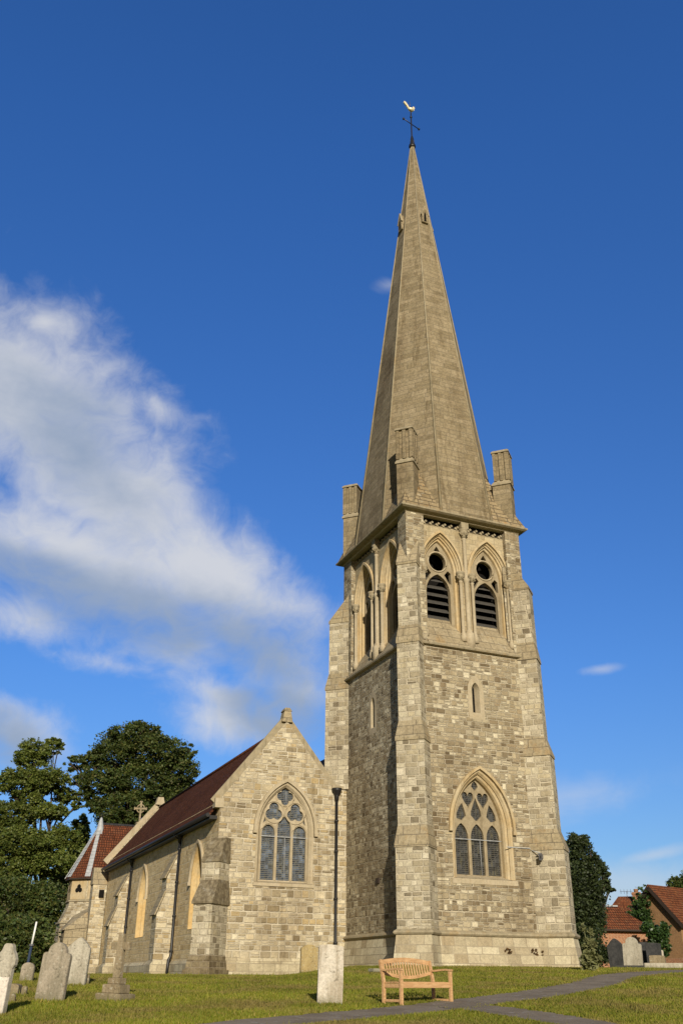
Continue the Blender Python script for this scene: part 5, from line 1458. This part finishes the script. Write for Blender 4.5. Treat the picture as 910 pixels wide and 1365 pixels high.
# house with ivied gable
hc = at_dist(914, 1288, 80); zb = gz(hc.x, hc.y)         # front corner
vdir = Vector((hc.x - CAM_C.x, hc.y - CAM_C.y, 0)).normalized()
rgt = Vector((vdir.y, -vdir.x, 0))
G = (-rgt * math.cos(.55) + vdir * math.sin(.55)).normalized()   # along the gable wall, away from the corner
Fd = Vector((-G.y, G.x, 0));
if Fd.dot(rgt) < 0: Fd = -Fd                                      # along the ridge, to the right
HS = empty('house', (hc.x, hc.y, zb), 'brown brick house with an ivied gable and orange tile roof at the right edge', 'house')
q = lambda g_, f_, z: Vector((hc.x, hc.y, 0)) + G * g_ + Fd * f_ + Vector((0, 0, z))
ze = at_dist(906, 1226, 80).z; wd = 4.3
zr = at_dist(867, 1184, 82).z
mb = MB(); mb.hexa([q(0, 0, zb - 1), q(wd, 0, zb - 1), q(wd, 0, ze), q(wd / 2, 0, zr - .15), q(0, 0, ze)], [q(0, 9, zb - 1), q(wd, 9, zb - 1), q(wd, 9, ze), q(wd / 2, 9, zr - .15), q(0, 9, ze)]); mb.build('wall', MAT['brick_brown'], HS)
mb = MB(); mb.hexa([q(-.06, -.06, zb - 1), q(wd, -.06, zb - 1), q(wd, 0, zb - 1), q(0, 0, zb - 1)], [q(-.06, -.06, zb + .75), q(wd, -.06, zb + .75), q(wd, 0, zb + .75), q(0, 0, zb + .75)]); mb.build('wall_foot', MAT['brick'], HS)
mb = MB()
for a, b_ in ((-.45, wd / 2), (wd + .45, wd / 2)):
    zl = ze - .45 * (zr - ze) / (wd / 2)
    mb.hexa([q(a, -.35, zl), q(b_, -.35, zr), q(b_, 9.3, zr), q(a, 9.3, zl)], [q(a, -.35, zl + .2), q(b_, -.35, zr + .2), q(b_, 9.3, zr + .2), q(a, 9.3, zl + .2)])
RH = mb.build('roof', MAT['roof_red'], HS)
mb = MB()
for a, b_ in ((-.45, wd / 2), (wd + .45, wd / 2)): mb.beam(q(a, -.3, ze - .45 * (zr - ze) / (wd / 2) - .02), q(b_, -.3, zr - .02), .12, .28)
mb.build('barge_board', MAT['timber'], HS)
# ivy on that gable
iv_p = q(4.4, -.1, zb)
IV = empty('ivy', iv_p, 'dark green ivy climbing over the gable of the house', 'ivy')
bl_ = []
for g_, z, rg_, rz_ in ((3.1, 5.2, .6, .8), (3.6, 4.4, .9, 1.0), (4.2, 3.6, 1.2, 1.0), (4.6, 2.6, 1.4, 1.0), (4.4, 1.5, 1.2, .9), (5.6, 1.9, 1.2, 1.0), (6.6, 1.8, .9, .9), (3.3, 3.4, .6, .8), (7.3, 2.4, .6, .6), (4.6, .7, .9, .7), (3.6, 2.3, .7, .9)):
    c = q(g_ * .70 + .35, -.15, zb + z); bl_.append(((c.x, c.y, c.z), (rg_, rg_ * .6, rz_)))
leaves('foliage', MAT['leaf_ivy'], bl_, 9000, .11, IV, clump=14, seed=41)
pv = at_dist(866, 1290, 69.4)
IV2 = empty('ivy', (pv.x, pv.y, gz(pv.x, pv.y)), 'bright leafy ivy bush over the end of the brick outbuilding', 'ivy')
leaves('foliage', MAT['leaf_ivy'], [blob(862, 1236, 69.4, 7, 6), blob(871, 1243, 69.4, 9, 8), blob(879, 1252, 69.6, 9, 10), blob(884, 1264, 69.4, 7, 10), blob(885, 1240, 70, 6, 9), blob(870, 1254, 69.6, 5, 6)], 5200, .10, IV2, clump=14, seed=44)
# far house with chimney
fa = at_dist(846, 1290, 128); zb = gz(fa.x, fa.y)
FH = empty('distant_house', (fa.x, fa.y, zb), 'distant red hipped roof house with a brick chimney behind the outbuilding', 'house')
vd = Vector((fa.x - CAM_C.x, fa.y - CAM_C.y, 0)).normalized(); rg_ = Vector((vd.y, -vd.x, 0))
q = lambda r_, f_, z: Vector((fa.x, fa.y, 0)) + rg_ * r_ + vd * f_ + Vector((0, 0, z))
zt = at_dist(838, 1194, 130).z; zl = zt - 3.0
mb = MB(); mb.hexa([q(-2.4, 0, zb), q(4, 0, zb), q(4, 6, zb), q(-2.4, 6, zb)], [q(-2.4, 0, zl), q(4, 0, zl), q(4, 6, zl), q(-2.4, 6, zl)]); mb.build('wall', MAT['brick'], FH)
mb = MB(); mb.hexa([q(-3.4, -.4, zl), q(4.4, -.4, zl), q(4.4, 6.4, zl), q(-3.4, 6.4, zl)], [q(-1.0, 3, zt), q(.8, 3, zt), q(.8, 3.1, zt), q(-1.0, 3.1, zt)]); mb.build('roof', MAT['roof_red'], FH)
mb = MB(); zc = at_dist(857, 1189, 130).z; cx_ = q(1.25, 2.2, 0); ang = math.atan2(rg_.y, rg_.x)
mb.box((cx_.x, cx_.y, (zl + zc) / 2), (1.0, .8, zc - zl), ang); mb.box((cx_.x, cx_.y, zc - .2), (1.2, 1.0, .25), ang)
CHM = mb.build('chimney', MAT['brick'], FH)
mb = MB(); mb.lathe((cx_.x, cx_.y, 0), [(.25, zc - .05), (.28, zc + .35), (.2, zc + .38)], 8); mb.build('chimney_pot', MAT['brick'], CHM)
mb = MB(); ap = q(.1, 2.6, 0); za = at_dist(847, 1187, 130).z
mb.tube([(ap.x, ap.y, zt - .2), (ap.x, ap.y, za)], .03, 5)
for k_ in range(4): mb.tube([Vector((ap.x, ap.y, za - .05)) + rg_ * (-.7 + k_ * .4) + vd * -.2 + Vector((0, 0, .25)), Vector((ap.x, ap.y, za - .05)) + rg_ * (-.7 + k_ * .4) + vd * .2 + Vector((0, 0, -.25))], .02, 4)
mb.tube([Vector((ap.x, ap.y, za - .05)) - rg_ * .8, Vector((ap.x, ap.y, za - .05)) + rg_ * .7], .02, 4)
mb.build('aerial', MAT['grey'], FH)

# ------------------------------------------------------------------ sun and sky
SUN_AZ = math.radians(16.0); SUN_EL = math.radians(20)
sd = bpy.data.lights.new('sun', 'SUN'); sd.energy = 5.0; sd.angle = math.radians(.53); sd.color = (1.0, .91, .745)
so = bpy.data.objects.new('sun', sd); COL.objects.link(so)
dirv = Vector((math.sin(SUN_AZ) * math.cos(SUN_EL), math.cos(SUN_AZ) * math.cos(SUN_EL), -math.sin(SUN_EL)))
so.rotation_euler = dirv.to_track_quat('-Z', 'Y').to_euler(); so.location = (-30, -60, 40)

world = bpy.data.worlds.new('World'); scene.world = world; world.use_nodes = True
nt = world.node_tree; nt.nodes.clear(); k = NT(nt)
out = k.n('ShaderNodeOutputWorld'); bg = k.n('ShaderNodeBackground'); nt.links.new(bg.outputs[0], out.inputs[0])
sky = k.n('ShaderNodeTexSky'); sky.sky_type = 'NISHITA'; sky.sun_disc = False
sky.sun_elevation = SUN_EL; sky.sun_rotation = PI + SUN_AZ; sky.air_density = 1.0; sky.dust_density = .3; sky.ozone_density = 2.0
SKY_S = .10
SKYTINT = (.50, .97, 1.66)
bg.inputs['Strength'].default_value = SKY_S
tc = k.n('ShaderNodeTexCoord'); DV = tc.outputs['Generated']
sx_ = k.n('ShaderNodeSeparateXYZ'); k.set(sx_.inputs[0], DV)
AZ = k.m('ARCTAN2', sx_.outputs[0], sx_.outputs[1]); EL = k.m('ARCSINE', sx_.outputs[2])
def azel(px, py):
    v = ray(px, py).normalized(); return math.atan2(v.x, v.y), math.asin(v.z)
V2 = k.comb(AZ, EL, 0.)
def cloud_blob(px, py, r1, r2, ang):
    c = azel(px, py); a = math.radians(ang)
    e1 = azel(px + r1 * math.cos(a), py + r1 * math.sin(a)); e2 = azel(px - r2 * math.sin(a), py + r2 * math.cos(a))
    d1 = (e1[0] - c[0], e1[1] - c[1]); d2 = (e2[0] - c[0], e2[1] - c[1])
    det = d1[0] * d2[1] - d1[1] * d2[0]
    # inverse of [d1 d2]: local coordinates in units of the two radii
    du = k.vm('SUBTRACT', V2, (c[0], c[1], 0.))
    lu = k.vm('DOT_PRODUCT', du, (d2[1] / det, -d2[0] / det, 0.), out=1)
    lv = k.vm('DOT_PRODUCT', du, (-d1[1] / det, d1[0] / det, 0.), out=1)
    return k.m('SUBTRACT', 1., k.m('SQRT', k.m('ADD', k.m('MULTIPLY', lu, lu), k.m('MULTIPLY', lv, lv))))
def blobs_max(L):
    r = None
    for a in L:
        b_ = cloud_blob(*a[:5])
        if len(a) > 5: b_ = k.m('MULTIPLY', b_, a[5])
        r = b_ if r is None else k.m('SMOOTH_MAX', r, b_, .18)
    return r
nz = k.noise(k.vm('MULTIPLY', DV, (1., 1., 1.6)), 5.5, 8., .58)
nzw = k.noise(k.vm('ADD', DV, k.vm('SCALE', k.noise(DV, 3.5, 4., col=True), .30)), 13., 10., .62)
main = blobs_max([(130, 640, 300, 150, 40), (20, 520, 120, 150, 30), (290, 770, 190, 90, 30), (70, 720, 190, 90, 15), (330, 850, 130, 75, 30, .95), (180, 800, 230, 80, 20, .9), (395, 930, 70, 60, 10, .85), (300, 960, 120, 45, 10, .8), (215, 545, 75, 42, 35, .55), (250, 860, 210, 52, 12, .8),
                  (300, 930, 130, 38, 20, .75), (380, 880, 80, 60, 20, .8), (45, 825, 95, 38, 10, .7), (30, 990, 130, 62, 25), (170, 890, 120, 20, 8, .5), (350, 965, 90, 45, 10, .8), (60, 430, 70, 60, 0, .6)])
wisp = blobs_max([(800, 892, 40, 9, -8, .6), (870, 1140, 80, 14, -12, .7), (830, 1200, 240, 75, 0, 1.0), (835, 1225, 60, 22, 0, .6), (760, 1060, 200, 40, -8, .5), (520, 380, 30, 14, 0, .45)])
dens = k.m('ADD', k.m('ADD', main, k.m('MULTIPLY', k.m('SUBTRACT', nz, .5), 1.5)), k.m('MULTIPLY', k.m('SUBTRACT', nzw, .5), 1.5))
alpha = k.m('MULTIPLY', k.smooth(dens, -.12, 1.0), .92)
dens2 = k.m('ADD', wisp, k.m('MULTIPLY', k.m('SUBTRACT', nzw, .5), .9))
alpha = k.m('MAXIMUM', alpha, k.m('MULTIPLY', k.smooth(dens2, .0, .7), .42))
shade = blobs_max([(200, 830, 190, 55, 14), (330, 860, 140, 60, 20), (60, 770, 140, 40, 18), (385, 960, 110, 60, 20), (30, 1010, 150, 60, 25), (110, 600, 120, 60, 40, .5)])
shade = k.smooth(k.m('ADD', shade, k.m('MULTIPLY', k.m('SUBTRACT', nz, .5), 2.0)), -.25, .75)
bright = (.63, .645, .68); grey = (.30, .37, .49)
cc_ = k.mix(shade, tuple(c / SKY_S for c in bright), tuple(c / SKY_S for c in grey))
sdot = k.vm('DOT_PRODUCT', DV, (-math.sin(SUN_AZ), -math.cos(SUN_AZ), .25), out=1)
skyc = k.mix(1., sky.outputs[0], k.mix(k.smooth(sdot, -.25, .55), SKYTINT, (.66, .61, .54)), 'MULTIPLY')  # sun-side sky, out of view, dimmed and warmed to deepen shadows
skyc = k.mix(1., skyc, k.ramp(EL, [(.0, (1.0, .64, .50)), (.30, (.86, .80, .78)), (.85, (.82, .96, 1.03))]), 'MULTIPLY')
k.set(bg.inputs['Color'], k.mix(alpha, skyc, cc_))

# ------------------------------------------------------------------ render settings
scene.render.engine = 'CYCLES'
scene.view_settings.view_transform = 'Standard'; scene.view_settings.look = 'None'
scene.view_settings.exposure = 0.08; scene.view_settings.gamma = 1.0
scene.view_settings.use_curve_mapping = False
scene.cycles.max_bounces = 6
scene.render.resolution_x = 682; scene.render.resolution_y = 1024
